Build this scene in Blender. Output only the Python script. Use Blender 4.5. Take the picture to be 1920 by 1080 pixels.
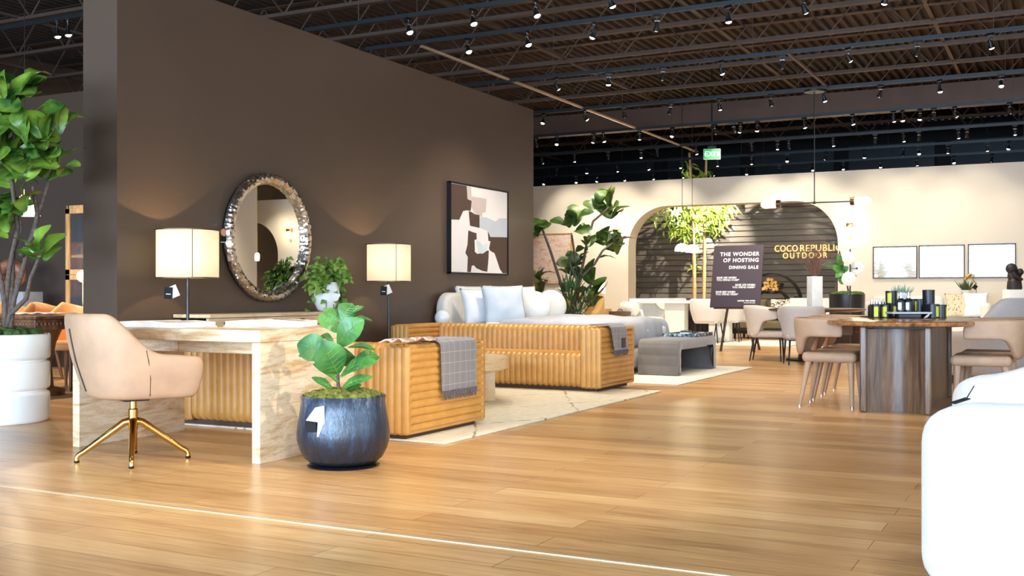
import bpy, math, random
from mathutils import Vector, Matrix

for o in list(bpy.data.objects):
    bpy.data.objects.remove(o)
SC = bpy.context.scene
COL = SC.collection
PI = math.pi
rad = math.radians

# ------------------------------------------------------------------ camera, world, exposure
F, EYE, YAW = 2012.0, 0.98, rad(27.33)
CY, SY = math.cos(YAW), math.sin(YAW)
cam = bpy.data.cameras.new('camera')
cam.lens = F / 1920 * 36
cam.shift_y = 10 / 1920
cam.clip_start, cam.clip_end = 0.05, 200
camo = bpy.data.objects.new('camera', cam)
camo.location = (0, 0, EYE)
camo.rotation_euler = (PI / 2, 0, YAW)
COL.objects.link(camo)
SC.camera = camo
vs = SC.view_settings
vs.view_transform, vs.look, vs.gamma, vs.exposure = 'Standard', 'None', 1, -0.22
vs.use_curve_mapping = False
w = bpy.data.worlds.new('sky')
SC.world = w
w.use_nodes = True
w.node_tree.nodes['Background'].inputs[0].default_value = (.70, .84, 1, 1)
w.node_tree.nodes['Background'].inputs[1].default_value = 1.0


def area_light(name, loc, rot, sx, sy, power, col):
    l = bpy.data.lights.new(name, 'AREA')
    l.shape, l.size, l.size_y, l.energy, l.color = 'RECTANGLE', sx, sy, power, col
    o = bpy.data.objects.new(name, l)
    o.location, o.rotation_euler = loc, rot
    COL.objects.link(o)
    return o


# daylight entering through the storefront glazing behind the camera
area_light('storefront_daylight', (-3, -5.9, 1.9), (PI / 2, 0, 0), 18, 3.2, 4600, (.52, .74, 1))
area_light('side_daylight', (7.9, 2.5, 1.9), (PI / 2, 0, PI / 2), 11, 3.2, 800, (.60, .80, 1))
SPOT_W = 255.0
SPOT_COL = (1, .90, .73)


# ------------------------------------------------------------------ from a picture point to the place it shows
def ray(px, py):
    u = (px - 960) / F
    return Vector((-SY + CY * u, CY + SY * u, (550 - py) / F))


def at(px, py, t):
    return Vector((0, 0, EYE)) + ray(px, py) * t


def G(px, py, z=0.0):
    return at(px, py, (EYE - z) * F / (py - 550))


def OY(px, py, Y):
    r = ray(px, py)
    return at(px, py, Y / r.y)


def OX(px, py, X):
    r = ray(px, py)
    return at(px, py, X / r.x)


# ------------------------------------------------------------------ materials
MAT = {}


def srgb(r, g, b):
    f = lambda c: ((c / 255 + .055) / 1.055) ** 2.4 if c > 10 else c / 255 / 12.92
    return (f(r), f(g), f(b), 1)


class NT:
    def __init__(s, name):
        s.m = bpy.data.materials.new(name)
        s.m.use_nodes = True
        s.t = s.m.node_tree
        s.p = s.t.nodes['Principled BSDF']
        MAT[name] = s.m

    def n(s, typ, ins=None, **kw):
        nd = s.t.nodes.new('ShaderNode' + typ)
        for k, v in kw.items():
            setattr(nd, k, v)
        for k, v in (ins or {}).items():
            s.set(nd, k, v)
        return nd

    def set(s, nd, k, v):
        if hasattr(v, 'is_output'):
            s.t.links.new(v, nd.inputs[k])
        else:
            nd.inputs[k].default_value = v

    def P(s, **kw):
        nm = dict(col='Base Color', rough='Roughness', metal='Metallic', normal='Normal', spec='Specular IOR Level', ecol='Emission Color', em='Emission Strength',
                  sheen='Sheen Weight', coat='Coat Weight', trans='Transmission Weight', coatr='Coat Roughness', alpha='Alpha')
        for k, v in kw.items():
            s.set(s.p, nm[k], v)

    def coord(s, scale=(1, 1, 1), kind='Object', rot=(0, 0, 0)):
        c = s.n('TexCoord')
        return s.n('Mapping', {'Vector': c.outputs[kind], 'Scale': scale, 'Rotation': rot}).outputs[0]

    def noise(s, vec, scale, detail=3, rough=.5, dist=0):
        return s.n('TexNoise', {'Vector': vec, 'Scale': scale, 'Detail': detail, 'Roughness': rough, 'Distortion': dist}).outputs[0]

    def ramp(s, fac, stops):
        r = s.n('ValToRGB', {'Fac': fac})
        e = r.color_ramp.elements
        while len(e) < len(stops):
            e.new(.5)
        for el, (p, c) in zip(e, stops):
            el.position, el.color = p, c
        return r.outputs[0]

    def bump(s, h, strength=.3, dist=.01):
        return s.n('Bump', {'Height': h, 'Strength': strength, 'Distance': dist}).outputs[0]


def simple(name, rgb, rough=.6, metal=0, var=.08, vscale=6, bump=0, bscale=200, sheen=0, coat=0, spec=.5):
    t = NT(name)
    c = srgb(*rgb)
    if var:
        v = t.coord()
        lo = tuple(x * (1 - var) for x in c[:3]) + (1,)
        hi = tuple(min(1, x * (1 + var)) for x in c[:3]) + (1,)
        t.P(col=t.ramp(t.noise(v, vscale), [(.3, lo), (.7, hi)]))
        if bump:
            t.P(normal=t.bump(t.noise(v, bscale, 2), bump, .004))
    else:
        t.P(col=c)
    t.P(rough=rough, metal=metal, sheen=sheen, coat=coat, spec=spec)
    return t.m


def glow(name, rgb, strength, base=None):
    t = NT(name)
    t.P(col=srgb(*(base or rgb)), ecol=srgb(*rgb), em=strength, rough=.5)
    return t.m


# floor of long oak boards laid along X
t = NT('oak_floor')
v = t.coord()
br = t.n('TexBrick', {'Vector': v, 'Scale': 1, 'Mortar Size': .0016, 'Mortar Smooth': .2, 'Bias': 0, 'Brick Width': 1.83, 'Row Height': .178,
                      'Color1': (0, 0, 0, 1), 'Color2': (1, 1, 1, 1), 'Mortar': (.5, .5, .5, 1)}, offset=.37, offset_frequency=2)
gr = t.noise(t.coord((1.2, 16, 1)), 2.2, 6, .62, .6)
gr2 = t.noise(t.coord((.7, 4, 1)), 1.3, 4, .6, .9)
m1 = t.n('Math', {0: br.outputs['Color'], 1: .22}, operation='MULTIPLY').outputs[0]
m2 = t.n('Math', {0: gr, 1: .66, 2: m1}, operation='MULTIPLY_ADD').outputs[0]
m3 = t.n('Math', {0: gr2, 1: .42, 2: m2}, operation='MULTIPLY_ADD').outputs[0]
wood = t.ramp(m3, [(.33, srgb(136, 92, 54)), (.52, srgb(184, 136, 86)), (.70, srgb(208, 162, 108)), (.92, srgb(226, 188, 136))])
mx = t.n('Mix', {0: br.outputs['Fac'], 6: wood, 7: srgb(92, 58, 34)}, data_type='RGBA')
t.P(col=mx.outputs[2], rough=t.n('MapRange', {'Value': gr, 'To Min': .24, 'To Max': .36}).outputs[0], spec=.5,
    normal=t.bump(t.n('Math', {0: br.outputs['Fac'], 1: -1.0, 2: gr}, operation='MULTIPLY_ADD').outputs[0], .06, .004))

simple('dark_paint', (86, 69, 57), .32, var=.04, vscale=1.2, bump=.10, bscale=500)
simple('cream_paint', (238, 228, 210), .8, var=.015, vscale=2)
simple('black_paint', (20, 22, 27), .8, var=.15, vscale=.4)
simple('teal_panel', (24, 38, 46), .5, var=.1)
simple('ceiling_deck', (62, 49, 41), .75, var=.15, vscale=2)
simple('joist_steel', (88, 69, 57), .6, var=.12, vscale=3)
simple('track_metal', (40, 44, 48), .4, .3, var=.05)
simple('black_metal', (22, 22, 24), .38, .3, var=.05)
simple('gunmetal', (70, 68, 64), .35, .8, var=.05)
simple('chrome', (205, 207, 210), .12, 1, var=0)
simple('brass', (216, 176, 98), .2, 1, var=.03)
simple('dark_bronze', (92, 70, 46), .35, .8, var=.08)
simple('silver_leaf', (214, 204, 194), .26, 1, var=.12, vscale=25)
t = NT('mirror_glass'); t.P(col=(.93, .93, .91, 1), metal=1, rough=0)
simple('white_paint', (240, 240, 238), .4, var=.01)
simple('white_gloss', (244, 244, 242), .15, var=.01, coat=.5)
simple('white_boucle', (226, 223, 218), .95, var=.02, vscale=40, bump=.35, bscale=260, sheen=.2)
simple('cream_fabric', (236, 228, 214), .95, var=.03, vscale=30, bump=.25, bscale=240, sheen=.2)
simple('linen_white', (240, 240, 242), .9, var=.02, vscale=8, bump=.2, bscale=90)
simple('linen_blue', (204, 210, 216), .9, var=.03, vscale=8, bump=.2, bscale=90)
simple('linen_grey', (170, 171, 180), .9, var=.04, vscale=8, bump=.25, bscale=80)
simple('grey_velvet', (110, 104, 100), .8, var=.08, vscale=9, bump=.1, bscale=150, sheen=.5)
simple('warm_grey_fabric', (212, 194, 174), .9, var=.04, vscale=30, bump=.2, bscale=300, sheen=.2)
simple('soft_grey_fabric', (180, 170, 164), .9, var=.04, vscale=30, bump=.2, bscale=300, sheen=.3)
simple('tan_leather', (180, 144, 114), .6, var=.10, vscale=7, bump=.12, bscale=160)
simple('camel_leather', (202, 146, 74), .38, var=.10, vscale=8, bump=.10, bscale=140)
simple('cognac_leather', (222, 150, 86), .45, var=.08, vscale=7)
simple('ochre_fabric', (214, 170, 96), .9, var=.05, vscale=20, sheen=.3)
simple('olive_fabric', (104, 94, 68), .9, var=.06, vscale=20)
simple('brown_fabric', (74, 62, 52), .9, var=.06, vscale=20)
simple('seam_dark', (70, 52, 40), .7, var=0)
simple('book_paper', (240, 232, 224), .7, var=.02)
simple('stoneware_white', (236, 233, 226), .55, var=.03)
simple('pale_stone', (226, 222, 214), .6, var=.05, vscale=12)
simple('black_ceramic', (18, 20, 25), .35, var=.05)
simple('black_stone', (38, 32, 30), .55, var=.15, vscale=20)
simple('black_card', (20, 20, 22), .9, var=0)
simple('yellow_label', (214, 212, 52), .5, var=0)
simple('white_label', (226, 228, 232), .5, var=0)
simple('paper_card', (228, 216, 204), .6, var=0)
simple('copper_card', (222, 152, 120), .5, var=0)
simple('moss', (104, 106, 36), .95, var=.6, vscale=40, bump=.6, bscale=90)
simple('moss_dark', (62, 84, 30), .95, var=.5, vscale=30)
simple('bark', (92, 76, 66), .85, var=.4, vscale=40, bump=.5, bscale=60)
simple('bamboo_cane', (214, 176, 120), .5, var=.15, vscale=6)
simple('dry_twig', (122, 84, 66), .8, var=.2)
simple('log_wood', (244, 184, 108), .8, var=.35, vscale=10)
simple('sign_plum', (58, 44, 56), .6, var=.02)
simple('letter_white', (244, 242, 240), .6, var=0)
simple('letter_gold', (255, 214, 140), .4, var=0)
simple('coffee_oak', (222, 180, 122), .5, var=.12, vscale=5)
simple('gilt_frame', (214, 164, 96), .4, .3, var=.08)
simple('walnut_frame', (78, 58, 46), .5, var=.1)
simple('tray_steel', (120, 128, 134), .25, .9, var=.25, vscale=60)
simple('basket_weave', (112, 84, 60), .8, var=.4, vscale=60, bump=.6, bscale=90)
simple('succulent_green', (150, 172, 148), .6, var=.15, vscale=20)
simple('dark_spike_green', (70, 88, 50), .5, var=.2, vscale=20)
simple('canvas_white', (238, 231, 226), .8, var=.01)
simple('paint_brown', (82, 62, 52), .7, var=.03)
simple('paint_taupe', (206, 188, 180), .7, var=.03)
simple('paint_greyblue', (196, 200, 208), .7, var=.03)
simple('paint_paleblue', (210, 220, 224), .7, var=.03)
simple('charcoal_wood', (58, 50, 46), .4, var=.15, vscale=8)
simple('grey_marble', (172, 176, 182), .35, var=.12, vscale=4)
simple('sand_trim', (222, 196, 160), .3, .4, var=0)

glow('bulb_glow', (255, 236, 205), 42)
glow('bulb_dim', (255, 240, 220), 7)
t = NT('shade_glow')
tl = t.n('BsdfTranslucent', {0: (.95, .86, .66, 1)})
t.P(col=(.72, .66, .52, 1), ecol=srgb(255, 240, 206), em=.95, rough=.7)
mixs = t.n('MixShader', {0: .5})
t.t.links.new(t.p.outputs[0], mixs.inputs[1]); t.t.links.new(tl.outputs[0], mixs.inputs[2])
t.t.links.new(mixs.outputs[0], t.t.nodes['Material Output'].inputs[0])
glow('globe_glow', (255, 226, 180), 4.5)
glow('dome_glow', (255, 240, 215), 2.2)
glow('exit_green', (10, 210, 90), .9, (5, 90, 40))
glow('exit_white', (225, 255, 235), .8)
glow('letter_glow', (255, 216, 140), 1.5)
glow('led_shelf', (255, 214, 150), 2.0)


def leafmat(name, dark, light, scale=3):
    t = NT(name)
    v = t.coord()
    t.P(col=t.ramp(t.noise(v, scale, 3), [(.35, srgb(*dark)), (.68, srgb(*light))]), rough=.36, spec=.5)
    t.set(t.p, 'Subsurface Weight', 0.0)
    return t.m


leafmat('fig_leaf', (36, 80, 28), (132, 162, 54), 6)
leafmat('fig_leaf_bright', (34, 88, 44), (84, 140, 62), 7)
leafmat('fig_leaf_dark', (38, 66, 26), (92, 116, 44), 4)
leafmat('palm_leaf', (34, 62, 30), (78, 108, 50), 4)
leafmat('rubber_leaf', (54, 60, 28), (96, 92, 42), 5)
leafmat('pothos_leaf', (70, 104, 30), (150, 176, 74), 12)
leafmat('bamboo_leaf', (96, 132, 34), (196, 214, 92), 6)


# banded travertine
def travertine(name, cols, rot=(0, 0, 0), s=1.0):
    t = NT(name)
    v = t.coord((1.1 * s, 1.1 * s, 7 * s), rot=rot)
    a = t.noise(v, 1.6, 6, .62, 1.1)
    b = t.noise(t.coord((4 * s, 4 * s, 30 * s), rot=rot), 2.5, 4, .6, .4)
    mxx = t.n('Math', {0: b, 1: .30, 2: a}, operation='MULTIPLY_ADD').outputs[0]
    pit = t.ramp(t.noise(t.coord((9, 9, 26), rot=rot), 6, 3), [(.62, (1, 1, 1, 1)), (.70, (.72, .66, .58, 1))])
    base = t.ramp(mxx, [(.42, srgb(*cols[0])), (.56, srgb(*cols[1])), (.66, srgb(*cols[2])), (.80, srgb(*cols[3]))])
    mm = t.n('Mix', {0: 1.0, 6: base, 7: pit}, data_type='RGBA', blend_type='MULTIPLY')
    t.P(col=mm.outputs[2], rough=.35)
    return t.m


travertine('travertine', [(178, 138, 98), (216, 184, 142), (232, 210, 178), (198, 158, 112)], s=.62)
travertine('travertine_small', [(214, 178, 128), (226, 192, 142), (232, 202, 156), (214, 176, 124)], s=1.5)


def woodmat(name, cols, scale=(1, 12, 12), rough=.4, k=2.0):
    t = NT(name)
    a = t.noise(t.coord(scale), k, 5, .6, .7)
    t.P(col=t.ramp(a, [(.3, srgb(*cols[0])), (.5, srgb(*cols[1])), (.72, srgb(*cols[2]))]), rough=rough)
    return t.m


woodmat('walnut_vertical', [(66, 46, 33), (106, 78, 56), (138, 108, 82)], (14, 14, 1), .3)
woodmat('walnut_top', [(96, 56, 30), (150, 98, 58), (188, 138, 90)], (10, 1.2, 10), .22)
woodmat('dark_table_wood', [(52, 36, 26), (84, 58, 40), (112, 80, 56)], (2, 10, 10), .3)
woodmat('oak_cabinet', [(178, 128, 74), (208, 160, 104), (226, 184, 130)], (10, 10, 1), .45)
woodmat('carved_walnut', [(74, 46, 30), (108, 70, 46), (140, 96, 66)], (6, 6, 2), .4)
woodmat('sculpture_wood', [(110, 66, 44), (160, 104, 76), (196, 146, 112)], (2, 2, 9), .45)
woodmat('slat_board', [(106, 98, 88), (122, 113, 101), (138, 128, 114)], (.6, 3, 3), .4)
woodmat('pale_oak', [(196, 160, 116), (222, 190, 148), (234, 208, 172)], (10, 1.5, 10), .5)

# blue reactive glaze, darker and rougher towards the foot
t = NT('blue_glaze')
v = t.coord()
sep = t.n('SeparateXYZ', {0: v})
streak = t.noise(t.coord((9, 9, 1.1)), 2.4, 5, .65, .5)
spk = t.noise(v, 60, 3)
zz = t.n('MapRange', {'Value': sep.outputs[2], 'From Min': .02, 'From Max': .36}).outputs[0]
f0 = t.n('Math', {0: zz, 1: .32}, operation='MULTIPLY').outputs[0]
f1 = t.n('Math', {0: streak, 1: .85, 2: f0}, operation='MULTIPLY_ADD').outputs[0]
f2 = t.n('Math', {0: spk, 1: .18, 2: f1}, operation='MULTIPLY_ADD').outputs[0]
t.P(col=t.ramp(f2, [(.48, srgb(30, 32, 38)), (.66, srgb(34, 40, 52)), (.84, srgb(44, 62, 84)), (.98, srgb(112, 118, 122))]),
    rough=t.n('MapRange', {'Value': f2, 'From Min': .4, 'From Max': .9, 'To Min': .36, 'To Max': .08}).outputs[0], spec=.5,
    normal=t.bump(t.noise(t.coord((16, 16, 4)), 3, 5, .65), .28, .02))

# plaid wool
t = NT('plaid_wool')
v = t.coord()
sep = t.n('SeparateXYZ', {0: v})


def line(sock, pitch, wd):
    fr = t.n('Math', {0: t.n('Math', {0: sock, 1: 1 / pitch}, operation='MULTIPLY').outputs[0]}, operation='FRACT').outputs[0]
    return t.n('Math', {0: fr, 1: wd}, operation='LESS_THAN').outputs[0]


l1 = t.n('Math', {0: line(sep.outputs[1], .075, .05), 1: line(sep.outputs[2], .075, .05)}, operation='MAXIMUM').outputs[0]
l1 = t.n('Math', {0: l1, 1: .42}, operation='MULTIPLY').outputs[0]
base = t.ramp(t.noise(t.coord((40, 200, 200)), 3, 2), [(.3, srgb(104, 97, 95)), (.7, srgb(136, 127, 122))])
t.P(col=t.n('Mix', {0: l1, 6: base, 7: srgb(208, 200, 196)}, data_type='RGBA').outputs[2], rough=.95, sheen=.4, normal=t.bump(t.noise(v, 260, 2), .5, .004))
simple('wool_fringe', (96, 90, 92), .95, var=.15, vscale=60)


def rugmat(name, base_c, line_c, pitch, wd):
    t = NT(name)
    n0 = t.noise(t.coord(), 2.2, 3)
    cs = t.n('SeparateXYZ', {0: t.coord()})

    def dia(sgn):
        a = t.n('Math', {0: cs.outputs[1], 1: sgn, 2: cs.outputs[0]}, operation='MULTIPLY_ADD').outputs[0]
        a = t.n('Math', {0: n0, 1: .16, 2: a}, operation='MULTIPLY_ADD').outputs[0]
        fr = t.n('Math', {0: t.n('Math', {0: a, 1: 1 / pitch}, operation='MULTIPLY').outputs[0]}, operation='FRACT').outputs[0]
        return t.n('Math', {0: fr, 1: wd}, operation='LESS_THAN').outputs[0]
    mk = t.n('Math', {0: dia(.55), 1: dia(-.55)}, operation='MAXIMUM').outputs[0]
    brk = t.ramp(t.noise(t.coord(), 9, 3), [(.42, (0, 0, 0, 1)), (.6, (1, 1, 1, 1))])
    mk = t.n('Math', {0: mk, 1: brk}, operation='MULTIPLY').outputs[0]
    b = t.ramp(t.noise(t.coord(), 18, 3), [(.3, srgb(*[int(c * .93) for c in base_c])), (.7, srgb(*base_c))])
    t.P(col=t.n('Mix', {0: mk, 6: b, 7: srgb(*line_c)}, data_type='RGBA').outputs[2], rough=.98, normal=t.bump(t.noise(t.coord(), 90, 3), .6, .01))


rugmat('berber_rug', (240, 226, 200), (158, 136, 112), .95, .025)
rugmat('pale_rug', (236, 228, 216), (220, 208, 194), .8, .02)


# loose abstract brushwork
t = NT('pastel_abstract')
a = t.noise(t.coord((1.2, 1, 2.6)), 3.2, 5, .62, 1.0)
b = t.noise(t.coord((1.6, 1, 4.2)), 3.4, 4, .6, .6)
c1 = t.ramp(a, [(.30, srgb(122, 128, 138)), (.40, srgb(236, 206, 190)), (.52, srgb(240, 226, 216)), (.60, srgb(222, 130, 108)), (.64, srgb(238, 190, 110)), (.72, srgb(236, 224, 216))])
c2 = t.ramp(b, [(.36, srgb(236, 206, 150)), (.5, srgb(238, 222, 210)), (.62, srgb(228, 170, 168)), (.72, srgb(160, 110, 84))])
t.P(col=t.n('Mix', {0: .45, 6: c1, 7: c2}, data_type='RGBA').outputs[2], rough=.7)

# faint line drawing on white paper behind glass
t = NT('line_print')
g1 = t.n('TexWave', {'Vector': t.coord((1, 1, 1)), 'Scale': 4.5, 'Distortion': 9, 'Detail': 3, 'Detail Scale': 1.4}, wave_type='RINGS').outputs[0]
t.P(col=t.ramp(g1, [(.0, srgb(196, 194, 178)), (.12, srgb(212, 210, 204)), (.78, srgb(212, 210, 204)), (.97, srgb(168, 172, 136))]), rough=.12, coat=.3)

t = NT('leaf_print_fabric')
g1 = t.noise(t.coord((5, 5, 9)), 4, 2, .5, 1.5)
t.P(col=t.ramp(g1, [(.46, srgb(52, 46, 34)), (.50, srgb(232, 226, 208))]), rough=.9)
t = NT('dotted_fabric')
vo = t.n('TexVoronoi', {'Vector': t.coord((1, 1, .55)), 'Scale': 24}).outputs[0]
t.P(col=t.ramp(vo, [(.20, srgb(150, 124, 92)), (.30, srgb(226, 208, 176))]), rough=.9)
t = NT('striped_magazine')
g1 = t.noise(t.coord((6, 20, 1)), 3, 4, .7, .6)
t.P(col=t.ramp(g1, [(.38, srgb(92, 44, 34)), (.47, srgb(214, 170, 140)), (.55, srgb(240, 232, 226)), (.66, srgb(90, 94, 110))]), rough=.3)
t = NT('mosaic')
vo = t.n('TexVoronoi', {'Vector': t.coord(), 'Scale': 34}).outputs[1]
t.P(col=t.ramp(vo, [(.2, srgb(40, 50, 58)), (.55, srgb(92, 108, 118)), (.85, srgb(176, 190, 196))]), rough=.2)

t = NT('clear_glass')
t.P(col=(.97, .98, .97, 1), rough=.03, trans=1.0)
t = NT('smoked_pane')
mixs = t.n('MixShader', {0: .22})
tr = t.n('BsdfTransparent', {0: (.55, .55, .56, 1)})
gl = t.n('BsdfGlossy', {0: (.8, .8, .8, 1), 1: .05})
t.t.links.new(tr.outputs[0], mixs.inputs[1]); t.t.links.new(gl.outputs[0], mixs.inputs[2])
t.t.links.new(mixs.outputs[0], t.t.nodes['Material Output'].inputs[0])
t = NT('frosted_disc')
t.P(col=(.66, .66, .65, 1), rough=.35, ecol=(1, .97, .92, 1), em=.0)


# ------------------------------------------------------------------ mesh helpers
class MB:
    def __init__(s):
        s.v, s.f = [], []

    def add(s, vs, fs):
        o = len(s.v)
        s.v += [Vector(p) for p in vs]
        s.f += [tuple(i + o for i in f) for f in fs]
        return s

    def xf(s, M, start=0):
        for i in range(start, len(s.v)):
            s.v[i] = M @ s.v[i]
        return s

    def box(s, x0, x1, y0, y1, z0, z1):
        return s.add([(x, y, z) for z in (z0, z1) for y in (y0, y1) for x in (x0, x1)],
                     [(0, 2, 3, 1), (4, 5, 7, 6), (0, 1, 5, 4), (2, 6, 7, 3), (0, 4, 6, 2), (1, 3, 7, 5)])

    def rbox(s, c, size, r, seg=3, M=None):
        h = [d / 2 for d in size]
        r = min(r, min(h) * .999)
        idx, vs, fs = {}, [], []

        def samples(hh):
            a = [hh - r + r * math.tan(PI / 4 * k / seg) for k in range(seg + 1)]
            return [-q for q in reversed(a)] + a

        def vid(p):
            inn = [max(-(h[i] - r), min(h[i] - r, p[i])) for i in range(3)]
            d = Vector([p[i] - inn[i] for i in range(3)]).normalized() * r
            q = tuple(round(inn[i] + d[i], 6) for i in range(3))
            if q not in idx:
                idx[q] = len(vs)
                vs.append(q)
            return idx[q]
        for ax in range(3):
            b, cc = (ax + 1) % 3, (ax + 2) % 3
            sb, sc_ = samples(h[b]), samples(h[cc])
            for sg in (-1, 1):
                for i in range(len(sb) - 1):
                    for j in range(len(sc_) - 1):
                        q = []
                        for (ii, jj) in ((i, j), (i + 1, j), (i + 1, j + 1), (i, j + 1)):
                            p = [0, 0, 0]
                            p[ax], p[b], p[cc] = sg * h[ax], sb[ii], sc_[jj]
                            q.append(vid(p))
                        if sg < 0:
                            q.reverse()
                        if len(set(q)) > 2:
                            fs.append(tuple(dict.fromkeys(q)))
        T = Matrix.Translation(c)
        if M is not None:
            T = T @ M
        return s.add([T @ Vector(p) for p in vs], fs)

    def loft(s, rings, closed=True, cap=True):
        n = len(rings[0])
        vs = [p for r in rings for p in r]
        fs = []
        for i in range(len(rings) - 1):
            for j in range(n if closed else n - 1):
                k = (j + 1) % n
                fs.append((i * n + j, i * n + k, (i + 1) * n + k, (i + 1) * n + j))
        if cap and closed:
            fs.append(tuple(reversed(range(n))))
            fs.append(tuple((len(rings) - 1) * n + j for j in range(n)))
        return s.add(vs, fs)

    def tube(s, pts, r, n=8, cap=True):
        pts = [Vector(p) for p in pts]
        rs = r if isinstance(r, (list, tuple)) else [r] * len(pts)
        rings = []
        up = None
        for i, p in enumerate(pts):
            d = (pts[min(i + 1, len(pts) - 1)] - pts[max(i - 1, 0)]).normalized()
            if up is None:
                up = d.orthogonal().normalized()
            up = (up - d * up.dot(d))
            up = up.normalized() if up.length > 1e-6 else d.orthogonal().normalized()
            e = d.cross(up)
            rings.append([p + (up * math.cos(2 * PI * k / n) + e * math.sin(2 * PI * k / n)) * rs[i] for k in range(n)])
        return s.loft(rings, True, cap)

    def lathe(s, prof, n=32, c=(0, 0, 0), p=2.0, M=None, cap=True):
        c = Vector(c)
        rings = []
        for (r, z) in prof:
            rg = []
            for k in range(n):
                a = 2 * PI * k / n
                ca, sa = math.cos(a), math.sin(a)
                x = math.copysign(abs(ca) ** (2 / p), ca) * r
                y = math.copysign(abs(sa) ** (2 / p), sa) * r
                q = Vector((x, y, z))
                rg.append((M @ q if M else q) + c)
            rings.append(rg)
        return s.loft(rings, True, cap)

    def ellipsoid(s, c, rx, ry, rz, n=20, m=12, M=None):
        prof = []
        st = len(s.v)
        for i in range(m + 1):
            a = -PI / 2 + PI * i / m
            prof.append((max(math.cos(a), 1e-4), math.sin(a)))
        s.lathe(prof, n)
        T = Matrix.Translation(c) @ (M if M is not None else Matrix()) @ Matrix.Diagonal((rx, ry, rz, 1))
        return s.xf(T, st)

    def prism(s, poly, y0, y1, plane='xz'):
        """outline poly in XZ pulled from y0 to y1 (or in XY from z0 to z1)"""
        f = (lambda a, b, d: (a, d, b)) if plane == 'xz' else ((lambda a, b, d: (a, b, d)) if plane == 'xy' else (lambda a, b, d: (d, a, b)))
        n = len(poly)
        vs = [f(a, b, y0) for a, b in poly] + [f(a, b, y1) for a, b in poly]
        fs = [tuple(range(n)), tuple(reversed(range(n, 2 * n)))] + [(i, i + n, (i + 1) % n + n, (i + 1) % n) for i in range(n)]
        return s.add(vs, fs)

    def leaf(s, base, tip, width, nrm, droop=.12, fold=.18, kind='fig', nl=7):
        base, tip = Vector(base), Vector(tip)
        d = tip - base
        L = d.length
        d.normalize()
        nrm = Vector(nrm)
        nrm = nrm - d * nrm.dot(d)
        nrm = nrm.normalized() if nrm.length > 1e-5 else d.orthogonal().normalized()
        sd = d.cross(nrm)
        rings = []
        for i in range(nl + 1):
            u = .5 - .5 * math.cos(PI * i / nl)
            if kind == 'fig':
                wd = max(.02, math.sin(PI * u ** .85) ** .62 * (.62 + .5 * u) * (1 - .1 * math.sin(PI * u * 2.2)))
                if u > .99:
                    wd = .05
            else:
                wd = max(.02, math.sin(PI * u ** .7) ** .9)
            wd *= width / 2
            c = base + d * L * u + nrm * (L * droop * (math.sin(PI * u) - .9 * u * u))
            rg = []
            for k in (-1, -.5, 0, .5, 1):
                wob = .035 * width * math.sin(9 * u + 3 * k) * abs(k)
                rg.append(c + sd * wd * k + nrm * (fold * wd * abs(k) * 1.15 + wob))
            rings.append(rg)
        return s.loft(rings, False, False)


def veins(mb, base, tip, width, nrm, droop, fold, nside=5):
    """pale midrib and side ribs lying on the face of a leaf made with the same numbers"""
    base, tip = Vector(base), Vector(tip)
    d = tip - base
    L = d.length
    d.normalize()
    nrm = Vector(nrm)
    nrm = (nrm - d * nrm.dot(d)).normalized()
    sd = d.cross(nrm)

    def on(u, k):
        wd = max(.02, math.sin(PI * min(u, .999) ** .85) ** .62 * (.62 + .5 * u) * (1 - .1 * math.sin(PI * u * 2.2))) * width / 2
        return base + d * L * u + nrm * (L * droop * (math.sin(PI * u) - .9 * u * u)) + sd * wd * k + nrm * (fold * wd * abs(k) * 1.15 + .035 * width * math.sin(9 * u + 3 * k) * abs(k) + .0012)
    mb.tube([on(u / 8, 0) for u in range(9)], [.0024 - .0018 * u / 8 for u in range(9)], 5)
    for i in range(nside):
        u = .16 + .66 * i / nside
        for s in (-1, 1):
            mb.tube([on(u, 0), on(u + .07, s * .45), on(u + .12, s * .84)], [.0011, .0009, .0005], 4)


def fix(me):
    import bmesh
    bm = bmesh.new()
    bm.from_mesh(me)
    bmesh.ops.recalc_face_normals(bm, faces=bm.faces)
    bm.to_mesh(me)
    bm.free()


def obj(name, mb, mat, parent=None, ang=42, loc=None, rotz=None, mods=(), recalc=True):
    me = bpy.data.meshes.new(name)
    me.from_pydata([tuple(p) for p in mb.v], [], mb.f)
    me.materials.append(MAT[mat])
    if recalc:
        fix(me)
    for p in me.polygons:
        p.use_smooth = True
    try:
        me.set_sharp_from_angle(angle=rad(ang))
    except Exception:
        pass
    o = bpy.data.objects.new(name, me)
    COL.objects.link(o)
    if parent:
        o.parent = parent
    if loc is not None:
        o.location = loc
    if rotz is not None:
        o.rotation_euler[2] = rotz
    for (typ, kw) in mods:
        m = o.modifiers.new(typ.lower(), typ)
        for k, v in kw.items():
            setattr(m, k, v)
    return o


SUB = ('SUBSURF', dict(levels=1, render_levels=1))
SUB2 = ('SUBSURF', dict(levels=2, render_levels=2))


def BEV(wd, seg=2):
    return ('BEVEL', dict(width=wd, segments=seg, limit_method='ANGLE', angle_limit=rad(40)))


def tag(o, label, cat, group=None):
    o['label'], o['category'] = label, cat
    if group:
        o['group'] = group
    return o


def thing(name, label, cat, loc=(0, 0, 0), rotz=0, group=None):
    o = bpy.data.objects.new(name, None)
    o.empty_display_size = .1
    COL.objects.link(o)
    o.location, o.rotation_euler = loc, (0, 0, rotz)
    return tag(o, label, cat, group)


def struct(name, mb, mat, parent=None, **kw):
    o = obj(name, mb, mat, parent, **kw)
    if not parent:
        o['kind'] = 'structure'
    return o


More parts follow.
